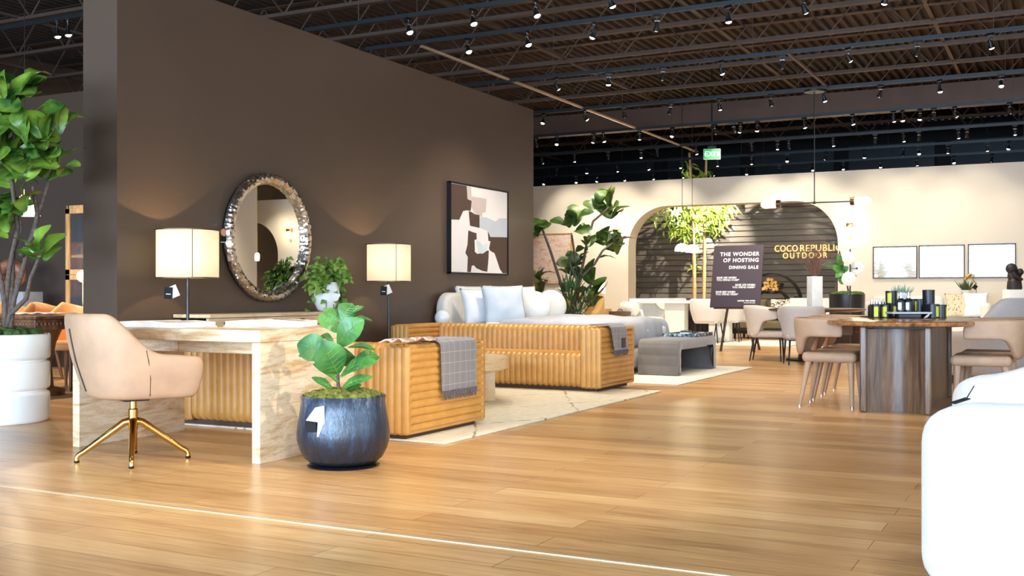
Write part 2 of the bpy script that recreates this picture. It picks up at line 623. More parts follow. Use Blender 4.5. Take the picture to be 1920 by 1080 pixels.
def dup(root, loc, rotz=None, label=None, group=None):
    r = root.copy()
    COL.objects.link(r)
    r.location = loc
    if rotz is not None:
        r.rotation_euler = (0, 0, rotz)
    if label:
        r['label'] = label
    if group:
        r['group'] = group
    for ch in list(root.children):
        c = ch.copy()
        COL.objects.link(c)
        c.parent = r
        for g in ch.children:
            d = g.copy()
            COL.objects.link(d)
            d.parent = c
    return r


def text(name, body, mat, parent, loc, size, rot=(PI / 2, 0, 0), align='LEFT', off=0.0, ext=.002, space=1.0, label=None, fit=None):
    c = bpy.data.curves.new(name, 'FONT')
    c.body, c.size, c.align_x, c.offset, c.extrude, c.space_character = body, size, align, off, ext, space
    c.align_y = 'CENTER'
    tmp = bpy.data.objects.new(name, c)
    COL.objects.link(tmp)
    bpy.context.view_layer.update()
    me = bpy.data.meshes.new_from_object(tmp.evaluated_get(bpy.context.evaluated_depsgraph_get()))
    bpy.data.objects.remove(tmp)
    me.materials.clear()
    me.materials.append(MAT[mat])
    if fit:                                    # (width, height) of the line of letters
        xs_, ys_ = [v.co.x for v in me.vertices], [v.co.y for v in me.vertices]
        kx, ky = fit[0] / (max(xs_) - min(xs_)), fit[1] / (max(ys_) - min(ys_))
        for v in me.vertices:
            v.co.x *= kx
            v.co.y *= ky
    o = bpy.data.objects.new(name, me)
    COL.objects.link(o)
    o.parent = parent
    o.location, o.rotation_euler = loc, rot
    if label:
        o['label'] = label
    return o


def lamp_light(name, kind, parent, loc, power, col, size=.05, rot=None, spot=None, blend=.6):
    l = bpy.data.lights.new(name, kind)
    l.energy, l.color = power, col
    l.shadow_soft_size = size
    if spot:
        l.spot_size, l.spot_blend = spot, blend
    o = bpy.data.objects.new(name, l)
    COL.objects.link(o)
    o.parent = parent
    o.location = loc
    if rot is not None:
        o.rotation_euler = rot
    return o


# ------------------------------------------------------------------ the room
H = 3.63                      # height of the partition walls
WX = -6.84                    # face of the long dark wall
WY0, WY1 = 6.26, 13.91
FY = 23.9                     # face of the far cream wall
DECK = 5.55
struct('floor', MB().box(-18, 12, -6, 31, -.1, 0), 'oak_floor')
struct('wall_dark', MB().box(-7.23, WX, WY0, WY1, 0, H), 'dark_paint')
struct('baseboard_dark', MB().box(WX, WX + .015, WY0, WY1, 0, .10), 'dark_paint')
struct('wall_left', MB().box(-18, -7.23, 9.9, 10.2, 0, H), 'dark_paint')
struct('wall_outer_left', MB().box(-18.3, -18, -6, 31, 0, DECK), 'dark_paint')
struct('wall_right', MB().box(5.5, 5.8, 10, 22.2, 0, 4.4), 'cream_paint')
m = MB()
m.box(8, 8.3, -6, -3.2, 0, DECK); m.box(8, 8.3, 8.2, 31, 0, DECK); m.box(8, 8.3, -3.2, 8.2, 3.5, DECK)
struct('wall_outer_right', m, 'cream_paint')
m = MB()
m.box(-18, -12.2, -6.3, -6, 0, DECK); m.box(6.2, 12, -6.3, -6, 0, DECK); m.box(-12.2, 6.2, -6.3, -6, 3.5, DECK)
struct('wall_storefront', m, 'cream_paint')
for k in range(7):
    x = -12.2 + k * 18.4 / 6
    struct('window_%d' % (k + 1), MB().box(x - .04, x + .04, -6.2, -6.05, 0, 3.5), 'black_metal')


def arch_pts(x0, x1, zt, r, n=14):
    p = [(x0, 0), (x0, zt - r)]
    for k in range(1, n + 1):
        a = PI - PI / 2 * k / n
        p.append((x0 + r + r * math.cos(a), zt - r + r * math.sin(a)))
    for k in range(0, n + 1):
        a = PI / 2 - PI / 2 * k / n
        p.append((x1 - r + r * math.cos(a), zt - r + r * math.sin(a)))
    p.append((x1, 0))
    return p


AX0, AX1 = OY(1178, 500, FY).x, OY(1571, 500, FY).x
AZ = OY(1380, 381, FY).z
poly = [(-14, 0)] + arch_pts(AX0, AX1, AZ, .95) + arch_pts(6.2, 6.2 + AX1 - AX0 - 2.6, AZ, .95)[:-1] + [(6.2 + AX1 - AX0 - 2.6, 0), (9, 0), (9, H), (-14, H)]
o = struct('wall_far', MB().prism(poly, FY, FY + .5), 'cream_paint', ang=30)
mt = o.modifiers.new('tri', 'TRIANGULATE')
# boarded wall of the outdoor corner behind the arch: overlapping horizontal boards
BY = 26.6
m = MB()
k = 0
z = 0.0
while z < 3.6:
    m.prism([(BY - .035, z), (BY - .022, z + .118), (BY + .03, z + .122), (BY + .03, z + .142), (BY + .06, z + .142), (BY + .06, z)], -14, 9, 'yz')
    z += .142
struct('wall_boarded', m, 'slat_board', ang=20)
struct('wall_back', MB().box(-18, 12, 30.4, 30.7, 0, DECK), 'black_paint')
for k in range(9):
    x = -12 + k * 2.6
    struct('trim_%d' % (k + 1), MB().box(x - 1.1, x + 1.1, 30.34, 30.4, 3.2, 5.0), 'teal_panel')
# pale metal strip let into the floor boards
y0 = G(0, 911).y
struct('trim_10', MB().box(-9, 4, y0 - .012, y0 + .012, 0, .003), 'sand_trim')

# ceiling: corrugated deck, open web joists, bridging, a deep beam
m = MB()
x = -18.0
pts = []
while x < 9:
    pts += [(x, DECK), (x + .06, DECK), (x + .075, DECK + .07), (x + .155, DECK + .07)]
    x += .17
vsl = [(a, y, z) for y in (-6, 31) for (a, z) in pts]
n = len(pts)
m.add(vsl, [(i, i + 1, n + i + 1, n + i) for i in range(n - 1)])
struct('ceiling', m, 'ceiling_deck', ang=20, recalc=False)
struct('ceiling_slab', MB().box(-18, 12, -6, 31, DECK + .09, DECK + .2), 'ceiling_deck')


def joist(Y):
    root = bpy.data.objects.new('roof_joist', None)
    COL.objects.link(root)
    root.location = (0, Y, 0)
    root['kind'] = 'structure'
    zb, zt = 4.86, DECK - .03
    m = MB()
    for s in (-1, 1):
        m.box(-18, 9, s * .028 - .022, s * .028 + .022, zb, zb + .010)
        m.box(-18, 9, s * .012 - .004, s * .012 + .004, zb, zb + .06)
    obj('bottom_chord', m, 'joist_steel', root)
    m = MB()
    for s in (-1, 1):
        m.box(-18, 9, s * .035 - .03, s * .035 + .03, zt - .012, zt)
    obj('top_chord', m, 'joist_steel', root)
    m = MB()
    k = 0
    x = -18
    while x < 8.6:
        m.tube([(x, 0, zb + .03 if k % 2 else zt), (x + .55, 0, zt if k % 2 else zb + .03)], .012, 5, False)
        x += .55
        k += 1
    obj('web', m, 'joist_steel', root)
    return root


J0 = joist(4.3)
for k in range(1, 16):
    r = dup(J0, (0, 4.3 + k * 1.52, 0))
for k in range(8):
    x = -16.2 + k * 2.9
    m = MB()
    m.box(x - .025, x + .025, 2, 29, 4.90, 4.905)
    m.box(x - .003, x + .003, 2, 29, 4.90, 4.94)
    struct('roof_bridging', m, 'joist_steel')
struct('roof_beam', MB().box(-18, 9, 20.95, 21.5, 4.42, 4.80), 'joist_steel')
m = MB()
m.tube([(-7.0, 10.9, 4.62), (8, 10.9, 4.62)], .07, 12)
struct('conduit_pipe', m, 'joist_steel')

# ------------------------------------------------------------------ track lighting
TZ = 4.2


def ordinal(i):
    w_ = ['first', 'second', 'third', 'fourth', 'fifth', 'sixth', 'seventh', 'eighth', 'ninth', 'tenth', 'eleventh', 'twelfth', 'thirteenth', 'fourteenth', 'fifteenth', 'sixteenth', 'seventeenth', 'eighteenth']
    return w_[i]


def head_proto(tilt):
    root = thing('track_spotlight', 'black track spotlight', 'spotlight', (0, 0, -50))
    m = MB(); m.box(-.045, .045, -.014, .014, -.03, 0); obj('adapter', m, 'black_metal', root)
    m = MB(); m.tube([(0, 0, -.03), (0, 0, -.075)], .008, 8); m.tube([(-.03, 0, -.075), (.03, 0, -.075)], .006, 6)
    m.tube([(.03, 0, -.075), (.03, 0, -.125)], .004, 6); m.tube([(-.03, 0, -.075), (-.03, 0, -.125)], .004, 6); obj('yoke', m, 'chrome', root)
    M = Matrix.Translation((0, 0, -.125)) @ Matrix.Rotation(rad(tilt), 4, 'X')
    m = MB(); m.lathe([(.012, .045), (.018, .04), (.022, .01), (.024, -.01), (.042, -.06), (.040, -.06), (.022, -.012)], 16, M=Matrix()); m.xf(M)
    obj('housing', m, 'black_metal', root)
    m = MB(); m.ellipsoid((0, 0, -.052), .035, .035, .026, 14, 8); m.xf(M)
    obj('bulb', m, 'bulb_dim' if tilt in (40, -20) else 'bulb_glow', root)
    return root


MAT['bulb_glow'].cycles.emission_sampling = 'NONE'
PROTO = [head_proto(a) for a in (8, 24, 40, -20, 54)]
BARE = [p.copy() for p in PROTO]

tracks = [  # name, Y, list of picture points of the heads on it, words
    (10.57, [(766, 48), (886, 32), (1004, 17), (1145, 3)], 'nearest visible lighting track'),
    (11.76, [(877, 90), (988, 78), (1114, 62), (1232, 45), (1365, 33), (1507, 13), (1660, 0)], 'lighting track second from the front'),
    (14.5, [(1043, 158), (1141, 148), (1243, 140), (1352, 126), (1467, 115), (1590, 103), (1720, 88), (1857, 75)], 'lighting track third from the front'),
    (17.3, [(1019, 196), (1097, 216), (1170, 208), (1257, 204), (1349, 197), (1445, 187), (1545, 178), (1651, 170), (1762, 161), (1877, 150)], 'lighting track that carries the rod pendant'),
    (19.9, [(1005, 225), (1131, 234), (1044, 262), (1113, 260), (1199, 252), (1261, 247), (1340, 241), (1376, 240), (1388, 240), (1420, 235), (1508, 229), (1598, 224), (1675, 217), (1692, 217), (1725, 215),
            (1751, 213), (1790, 209), (1893, 202)], 'lighting track just in front of the deep beam'),
    (22.6, [(1016, 299), (1077, 294), (1140, 292), (1202, 289), (1232, 270), (1305, 297), (1409, 275), (1458, 269), (1479, 268), (1562, 262), (1641, 258), (1694, 257), (1723, 255), (1797, 249), (1813, 247), (1903, 240)],
     'lighting track just beyond the deep beam'),
    (24.9, [(1044, 322), (1100, 322), (1157, 318), (1215, 314), (1276, 312), (1345, 307), (1409, 305), (1476, 300), (1549, 295), (1621, 287), (1694, 286), (1723, 285), (1777, 279), (1851, 277), (1892, 272)],
     'lighting track behind the cream wall top'),
    (27.0, [(1020, 348), (1080, 346), (1120, 342), (1171, 338), (1225, 336), (1280, 329), (1336, 330), (1400, 327), (1461, 323), (1523, 318), (1581, 316), (1651, 313), (1719, 308), (1788, 305), (1860, 302)],
     'farthest lighting track, low over the cream wall'),
]


def rail(x0, x1, Y, z=TZ, along='x'):
    m = MB()
    if along == 'x':
        m.box(x0, x1, -.017, .017, .0, .030); m.box(x0, x1, -.010, .010, -.004, 0)
        m.box(x0, x1, -.006, .006, .032, .05)
    else:
        m.box(-.018, .018, x0, x1, 0, .032)
    return m


def track(Y, x0, x1, label, words):
    root = thing('lighting_track', label, 'lighting track', (0, Y, TZ), group='track lighting rails')
    obj('rail', rail(x0, x1, Y), 'track_metal', root)
    x = x0 + .8
    while x < x1:
        m = MB(); m.tube([(x, 0, .03), (x, 0, DECK - TZ + .02)], .004, 6); obj('hanger_rod', m, 'joist_steel', root)
        x += 3.0
    return root


rng = random.Random(4)


def place_head(loc, label, group, light=1.0, v=None, rz=None, cone=78):
    v = rng.randrange(4) if v is None else v
    rz = rng.uniform(-.9, .9) if rz is None else rz
    r = dup(PROTO[v], loc, rz, label, group)
    if light:
        a = (8, 24, 40, -20, 54)[v]
        lamp_light('spot_beam', 'SPOT', r, (0, 0, -.21), SPOT_W * light, SPOT_COL, .03, (rad(a), 0, 0), rad(cone), .75)
    return r


for ti, (Y, heads, words) in enumerate(tracks):
    xl = -13.6 if ti > 1 else (OY(572, 60, Y).x if ti == 0 else OY(686, 99, Y).x)
    track(Y, xl, 6.5, 'dark steel ' + words + ' running across the ceiling', words)
    heads = sorted(heads)
    for hi, (px, py) in enumerate(heads):
        x = OY(px, py, Y).x
        lit = (1.0, 1.0, 1.0, .85, .62, .24, .3, .3)[ti] if ti < 6 or hi % 3 == 0 else 0
        v = None
        rz_ = None
        if x < -6.2 and Y < 14:
            lit = 0
        elif ti == 1 and -5.4 < x < -4.4:
            lit, v, rz_ = 1.5, 1, PI / 2
        if ti == 5:
            v, rz_ = (1 if hi % 2 else 2), rng.uniform(-.4, .4)
            lit *= 2.0 if x < -5 else 1
        if rz_ is None and ti < 5 and x < -4.6 and Y < 14:
            v, rz_ = 1, -PI / 2 + rng.uniform(-.3, .3)
        place_head((x, Y, TZ - .004), 'black track spotlight, %s along the %s' % (ordinal(hi), words), 'spotlights on the ' + words, lit, v, rz_)
# tracks over the front of the shop: only their light reaches the picture
for Y in (-1.0, 2.2, 5.2, 8.0):
    for x in (-6.2, -4.6, -2.8, -1.0, .8, 2.6):
        place_head((x, Y, TZ - .004), 'black track spotlight over the front of the shop', 'spotlights over the front of the shop', .48, *((1, -PI / 2 + rng.uniform(-.3, .3)) if x < -4 else ()))
    obj('rail', rail(-9, 6.5, Y), 'track_metal', thing('lighting_track', 'dark steel lighting track over the front of the shop', 'lighting track', (0, Y, TZ), group='front lighting rails'))
place_head((1.7, 5.2, TZ - .004), 'black track spotlight over the front of the shop', 'spotlights over the front of the shop', 4.2, 4, PI / 2 + .05, 40)
place_head((-.4, 2.2, TZ - .004), 'black track spotlight over the front of the shop', 'spotlights over the front of the shop', 1.4, 4, 1.0, 50)
# unseen heads added to brighten the right-side cream walls the round mirror shows
for (Y, x) in ((10.57, 3.2), (11.76, 3.6), (14.5, 3.0), (14.5, 4.4), (17.3, 3.4), (19.9, 3.2), (19.9, 4.2)):
    place_head((x, Y, TZ - .004), 'black track spotlight, added unseen to brighten the right side of the shop', 'added unseen spotlights over the right side of the shop', 1.0, 2, -PI / 2 + rng.uniform(-.3, .3))
for x in (3.0, 4.6, 6.0):
    place_head((x, 22.6, TZ - .004), 'black track spotlight, added unseen to brighten the right side of the shop', 'added unseen spotlights over the right side of the shop', .6, 1, 0)
# over the left hand dining corner behind the dark wall
for (px, py, w_) in ((107, 143, 'left one of the pair above the low dark wall'), (127, 137, 'right one of the pair above the low dark wall')):
    p = OY(px, py, 8.6)
    place_head((p.x, 8.6, 4.126), 'lit track spotlight, ' + w_, 'spotlights behind the fig tree', 1.0, 0)
for (px, py, w_) in ((2, 18, 'cut by the picture edge high above the fig tree'), (22, 12, 'high above the crown of the tall fig tree')):
    p = OY(px, py, 6.6)
    place_head((p.x, 6.6, 4.016), 'lit track spotlight, ' + w_, 'spotlights behind the fig tree', 1.0, 0)
for (Y, z, w_) in ((8.6, 4.13, 'farther'), (6.6, 4.02, 'nearer')):
    root = thing('lighting_track', 'dark steel lighting track over the left dining corner, the %s of two' % w_, 'lighting track', (0, Y, z), group='left lighting rails')
    obj('rail', rail(-14, -7.4, Y), 'track_metal', root)
    m = MB(); m.tube([(-9, 0, .03), (-9, 0, DECK - z + .02)], .004, 6); obj('hanger_rod', m, 'joist_steel', root)
# cross rails joining the tracks
root = thing('lighting_track', 'long bright lighting rail running away from the dark wall top, crossing the others', 'lighting track', (-7.55, 0, TZ + .02))
obj('rail', rail(12.0, 23.9, 0, along='y'), 'sand_trim', root)
p = OY(1131, 234, 19.5)
root = thing('lighting_track', 'short rail joining two tracks above the rod pendant', 'lighting track', (-3.35, 0, TZ + .02))
obj('rail', rail(14.5, 17.3, 0, along='y'), 'joist_steel', root)
for p_ in PROTO:
    for c in list(p_.children):
        bpy.data.objects.remove(c)
    bpy.data.objects.remove(p_)
for p_ in BARE:
    bpy.data.objects.remove(p_)

# speaker and air boxes up in the joists
for (px, py, Y, sx, w_) in ((765, 42, 11.4, .62, 'near the dark wall'), (1312, 48, 13.2, .75, 'over the middle of the shop')):
    p = OY(px, py, Y)
    root = thing('air_diffuser', 'square dark air diffuser box among the joists ' + w_, 'air diffuser', (p.x, Y, 4.98))
    m = MB(); m.rbox((0, 0, .19), (sx, sx, .38), .02, 2); obj('box', m, 'black_paint', root)
    m = MB(); m.box(-sx / 2 + .06, sx / 2 - .06, -sx / 2 + .06, sx / 2 - .06, -.015, .0); obj('grille', m, 'joist_steel', root)

# EXIT sign
p = OY(1335, 289, 20.4)
root = thing('exit_sign', 'green lit EXIT sign hanging under the ceiling', 'exit sign', (p.x, p.y, p.z), rad(22))
m = MB(); m.rbox((0, .02, 0), (.33, .05, .21), .01, 2); obj('housing', m, 'white_paint', root)
m = MB(); m.box(-.155, .155, -.012, -.004, -.095, .095); obj('face', m, 'exit_green', root)
text('lettering', 'EXIT', 'exit_white', root, (0, -.014, 0), .14, align='CENTER', off=.001)
for s in (-1, 1):
    m = MB(); m.tube([(s * .118, -.014, .04), (s * .142, -.014, 0), (s * .118, -.014, -.04)], .008, 6); obj('arrow', m, 'exit_white', root)
m = MB(); m.box(-.08, .08, 0, .06, .105, .16); m.tube([(0, .03, .15), (0, .03, DECK - p.z - .03)], .012, 8); obj('hanger', m, 'black_metal', root)


# ------------------------------------------------------------------ soft shapes
from mathutils import noise as MN


def pillow(w_, h_, d_, n=14, pinch=.06, wr=.012, seed=0):
    """upright cushion: width along x, height along z, thickness along y, resting on z=0"""
    m = MB()
    for sg in (-1, 1):
        rings = []
        for i in range(n + 1):
            u = -1 + 2 * i / n
            rg = []
            for j in range(n + 1):
                v_ = -1 + 2 * j / n
                x = u * (1 - pinch * (1 - v_ * v_) * abs(u))
                z = v_ * (1 - pinch * (1 - u * u) * abs(v_))
                t_ = (max(0, 1 - abs(u) ** 2.4) * max(0, 1 - abs(v_) ** 2.4)) ** .55
                q = Vector((x * w_ / 2, sg * d_ / 2 * t_, z * h_ / 2 + h_ / 2))
                q.y += wr * MN.noise(Vector((u * 2.2 + seed, v_ * 2.2, sg * 3 + seed))) * t_ * 2
                rg.append(q)
            rings.append(rg)
        m.loft(rings, False, False)
    return m


def merge_obj(name, mb, mat, parent=None, **kw):
    mods = list(kw.pop('mods', ()))
    mods.insert(0, ('WELD', dict(merge_threshold=.0006)))
    return obj(name, mb, mat, parent, mods=mods, **kw)


def rounded_rect(a0, a1, b0, b1, r, n=5, step=None):
    pts = []
    for (ca, cb, s0) in ((a1 - r, b1 - r, 0), (a0 + r, b1 - r, 90), (a0 + r, b0 + r, 180), (a1 - r, b0 + r, 270)):
        for k in range(n + 1):
            t_ = rad(s0 + 90 * k / n)
            pts.append((ca + r * math.cos(t_), cb + r * math.sin(t_)))
    return pts


def resample(pts, step):
    out, acc = [], 0.0
    n = len(pts)
    for i in range(n):
        a, b = Vector(pts[i]), Vector(pts[(i + 1) % n])
        L = (b - a).length
        k = max(1, int(round(L / step)))
        for j in range(k):
            out.append((a + (b - a) * j / k, acc + L * j / k))
        acc += L
    return out, acc


def rib(s_, pitch, amp):
    r_ = 2 * ((s_ / pitch) % 1.0) - 1
    return amp * (math.sqrt(max(0, 1 - r_ ** 2 * .985)) - 1)


def ribbed(pts, l0, l1, pitch, amp, mode, axis='x', k=8):
    """closed outline pts pulled from l0 to l1; ribs counted along the pull ('len') or round the outline ('per')"""
    m = MB()
    if mode == 'per':
        rs, per = resample(pts, pitch / 10)
        nr = max(1, round(per / pitch))
        pitch = per / nr
    else:
        rs, per = resample(pts, .05)
        nr = max(1, round((l1 - l0) / pitch))
        pitch = (l1 - l0) / nr
    n = len(rs)
    nor = []
    for i in range(n):
        d = (rs[(i + 1) % n][0] - rs[i - 1][0])
        nor.append(Vector((d.y, -d.x)).normalized())
    area = sum(rs[i][0].x * rs[(i + 1) % n][0].y - rs[(i + 1) % n][0].x * rs[i][0].y for i in range(n))
    sg = 1 if area > 0 else -1

    def put(a, b, l):
        return (l, a, b) if axis == 'x' else ((a, l, b) if axis == 'y' else (a, b, l))
    ls = [l0, l0 + .006, l1 - .006, l1] if mode == 'per' else [l0 + (l1 - l0) * i / (nr * k) for i in range(nr * k + 1)]
    rings = []
    for li, l in enumerate(ls):
        rg = []
        for i, (p, s_) in enumerate(rs):
            h = rib(s_, pitch, amp) if mode == 'per' else rib(l - l0, pitch, amp)
            if mode == 'per' and li in (0, 3):
                h -= .012
            q = p + nor[i] * sg * h
            rg.append(put(q.x, q.y, l))
        rings.append(rg)
    return m.loft(rings, True, True)


def channel_sofa(label, L, D, Hh, aw, seat_h, loc, rotz, group):
    root = thing('channel_tufted_sofa', label, 'sofa', loc, rotz, group)
    P_, A_ = .062, .016
    obj('base', MB().box(-L / 2 + .06, L / 2 - .06, -D / 2 + .06, D / 2 - .06, 0, .05), 'seam_dark', root)
    obj('seat', ribbed(rounded_rect(-D / 2 + .012, D / 2 - .26, .03, seat_h, .07), -L / 2 + aw, L / 2 - aw, P_, A_, 'len'), 'camel_leather', root, ang=70)
    obj('backrest', ribbed(rounded_rect(D / 2 - .27, D / 2, .03, Hh, .075), -L / 2 + aw - .01, L / 2 - aw + .01, P_, A_, 'len'), 'camel_leather', root, ang=70)
    for s in (-1, 1):
        x0, x1 = sorted((s * L / 2, s * (L / 2 - aw)))
        arm = obj('arm', ribbed(rounded_rect(x0, x1, .025, Hh, .045), -D / 2 + .02, D / 2 - .02, .052, .020, 'per', 'y'), 'camel_leather', root, ang=38)
        for (y0_, y1_) in ((-D / 2 - .004, -D / 2 + .05), (D / 2 - .05, D / 2 + .004)):
            obj('arm_panel', ribbed(rounded_rect(y0_, y1_, .03, Hh - .012, .022, 4), x0 + .003, x1 - .003, aw / 4, .010, 'len'), 'camel_leather', arm, ang=70)
    return root


SA = channel_sofa('camel leather channel-tufted sofa with its back to the travertine desk', 2.13, 1.05, .63, .235, .37, (-4.895, 6.46, .0145), PI, 'camel leather sofas on the cream rug')
SB = channel_sofa('camel leather channel-tufted sofa facing us in front of the bed', 2.46, .92, .63, .22, .37, (-5.27, 10.165, .0145), 0, 'camel leather sofas on the cream rug')


def throw(label, x_out, y0_, y1_, top_z, in_w, drop, side, seed=0, slant=0.0):
    """woollen throw over a sofa arm: lies in_w across the top, hangs drop down the outer face at x_out"""
    root = thing('wool_throw', label, 'throw', (x_out, (y0_ + y1_) / 2, top_z), group='grey plaid throws over the sofa arms')
    hw = (y1_ - y0_) / 2
    prof = [(-in_w, .012)]
    k = 8
    for i in range(1, k):
        prof.append((-in_w + (in_w - .03) * i / k, .014))
    for i in range(7):
        a = PI / 2 * i / 6
        prof.append((-.03 + .052 * math.sin(a), -.03 + .046 * math.cos(a)))
    k = 14
    for i in range(1, k + 1):
        prof.append((.024, -.03 - (drop - .03) * i / k))
    rings = []
    NW = 18
    for i, (x, z) in enumerate(prof):
        f = i / len(prof)
        rg = []
        for j in range(NW + 1):
            v_ = -1 + 2 * j / NW
            wv = .010 * math.sin(v_ * 7 + seed) * max(0, f - .35) + .005 * math.sin(v_ * 15 + f * 4)
            rg.append(Vector(((x + max(0, wv) + (.004 if z < 0 else 0)), v_ * hw * (1 - .12 * f) + slant * f * f, z + (wv * .3 if z > 0 else 0))))
        rings.append(rg)
    m = MB(); m.loft(rings, False, False)
    obj('cloth', m, 'plaid_wool', root, mods=[('SOLIDIFY', dict(thickness=.012, offset=1)), SUB], ang=80)
    m = MB()
    for j in range(44):
        v_ = -1 + 2 * (j + .5) / 44
        y = v_ * hw * .88 + slant
        p0 = Vector((.034, y, -drop + .005))
        m.tube([p0, p0 + Vector((.004 * math.sin(j * 2.1), .006 * math.sin(j * 1.7), -.03)), p0 + Vector((.006 * math.sin(j), .012 * math.sin(j * 2.3), -.062))], [.0042, .0038, .002], 5)
    obj('fringe', m, 'wool_fringe', root)
    return root


throw('grey plaid wool throw with fringe over the arm of the nearer sofa', -3.826, 6.28, 6.82, .648, .30, .345, 1, 0)
tB = throw('grey plaid wool throw with dark label over the arm of the farther sofa', -4.036, 9.86, 10.30, .648, .20, .24, 1, 2, .07)
m = MB(); m.box(.042, .046, .06, .16, -.22, -.12); obj('woven_label', m, 'black_ceramic', tB)

# papers on the nearer sofa's back
for i, (px, py, rz, w_) in enumerate(((744, 643.5, .5, 'open magazine lying farther left on the nearer sofa'), (788, 640.5, .15, 'open magazine lying beside the grey throw'))):
    p = G(px, py, .655)
    root = thing('magazine', w_, 'magazine', (p.x, p.y, .652), .3, 'magazines on the nearer sofa')
    for s in (-1, 1):
        rings = []
        for a in range(9):
            u = a / 8
            x = s * u * .09
            z = .012 + .022 * math.sin(PI * min(1, u * 1.1)) * (1 - u * .4) + (.008 if s > 0 else .004)
            rings.append([(x, y, z) for y in (-.11, -.04, .04, .11)])
        m = MB(); m.loft(rings, False, False)
        obj('page', m, 'striped_magazine', root, mods=[('SOLIDIFY', dict(thickness=.009, offset=-1))])

# ------------------------------------------------------------------ rugs
for (nm, lab, mat_, x0, x1, y0_, y1_) in (
        ('area_rug', 'cream wool rug with thin dark diamond lines under the two camel sofas', 'berber_rug', -6.35, -3.577, 5.97, 10.15),
        ('area_rug', 'pale rug under the bed and grey bench', 'pale_rug', -6.5, -3.66, 10.95, 13.95)):
    m = MB()
    m.rbox(((x0 + x1) / 2, (y0_ + y1_) / 2, .007), (x1 - x0, y1_ - y0_, .014), .006, 2)
    tag(obj(nm, m, mat_, loc=(0, 0, 0)), lab, 'rug')

# ------------------------------------------------------------------ round travertine coffee table
root = thing('coffee_table', 'round pale travertine coffee table with block legs between the sofas', 'coffee table', (-5.02, 8.32, .014))
m = MB(); m.lathe([(.58, .285), (.60, .293), (.605, .30), (.605, .39), (.60, .397), (.58, .40)], 72); obj('tabletop', m, 'travertine_small', root, ang=35)
for a in (-4, 34, 124, 214, 304)[1:]:
    M = Matrix.Rotation(rad(a - 4), 4, 'Z') @ Matrix.Translation((.43, 0, 0))
    m = MB(); m.rbox((0, 0, .143), (.11, .20, .286), .008, 2); m.xf(M); obj('leg', m, 'travertine_small', root)

# ------------------------------------------------------------------ travertine desk
DX0, DX1, DY0, DY1, DH = -5.64, -4.107, 4.80, 5.72, .768
root = thing('travertine_desk', 'travertine stone desk with slab legs behind the tan swivel chair', 'desk', ((DX0 + DX1) / 2, (DY0 + DY1) / 2, 0))
hx, hy = (DX1 - DX0) / 2, (DY1 - DY0) / 2
m = MB(); m.rbox((0, 0, DH - .036), (2 * hx, 2 * hy, .072), .004, 2); obj('desktop', m, 'travertine', root)
for s in (-1, 1):
    m = MB(); m.rbox((s * (hx - .03), 0, (DH - .073) / 2), (.06, 2 * hy, DH - .073), .004, 2); obj('leg_panel', m, 'travertine', root)
xs = -.59 * hx * 0 - .11
for (a, b) in ((-hx + .062, xs - .003), (xs + .003, hx - .062)):
    m = MB(); m.rbox(((a + b) / 2, .07, DH - .073 - .042), (b - a, .56, .082), .004, 2); obj('drawer', m, 'travertine', root)


def open_book(label, loc, rz, w_=.27, h_=.34, th=.036):
    root = thing('open_book', label, 'book', loc, rz, 'open books on the travertine desk')
    m = MB(); m.rbox((0, 0, .003), (2 * w_ + .02, h_ + .015, .006), .002, 1); obj('cover', m, 'white_label', root)
    for s in (-1, 1):
        top, bot = [], []
        rings = []
        for i in range(13):
            u = i / 12
            z = .006 + th * (math.sin(min(1, u * 3.2) * PI / 2) * (1 - .35 * u) + .05)
            rings.append([(s * u * w_, -h_ / 2, .006), (s * u * w_, -h_ / 2, z), (s * u * w_, -h_ / 6, z), (s * u * w_, h_ / 6, z), (s * u * w_, h_ / 2, z), (s * u * w_, h_ / 2, .006)])
        m = MB(); m.loft(rings, True, True); pg = obj('pages', m, 'book_paper', root)
        m = MB()
        rr = []
        for i in range(3, 12):
            u = i / 12
            z = .0068 + th * (math.sin(min(1, u * 3.2) * PI / 2) * (1 - .35 * u) + .05)
            rr.append([(s * u * w_, -h_ / 2 + .03, z), (s * u * w_, h_ * (.1 if s > 0 else -.1), z)])
        m.loft(rr, False, False); obj('picture', m, 'paper_card' if s < 0 else 'striped_magazine', pg)
    return root


open_book('open white book lying nearer the front edge of the desk', (-5.06, 5.02, DH + .001), -.12)
open_book('open white book lying farther back on the desk', (-4.52, 5.40, DH + .001), .35, .25, .31, .042)


# ------------------------------------------------------------------ upholstered shells
def horseshoe(W, D, rb, arm, p=2.4, nb=26, na=5):
    pts = []
    xb = -D / 2 + rb
    for k in range(na, 0, -1):
        pts.append((xb + arm * k / na, -W / 2))
    for k in range(nb + 1):
        a = -PI / 2 + PI * k / nb
        c_, s_ = math.cos(a), math.sin(a)
        pts.append((xb - rb * abs(c_) ** (2 / p), math.copysign(abs(s_) ** (2 / p), s_) * W / 2))
    for k in range(1, na + 1):
        pts.append((xb + arm * k / na, W / 2))
    d = [0]
    for i in range(1, len(pts)):
        d.append(d[-1] + math.dist(pts[i], pts[i - 1]))
    return [(Vector(p_), 2 * q / d[-1] - 1) for p_, q in zip(pts, d)]


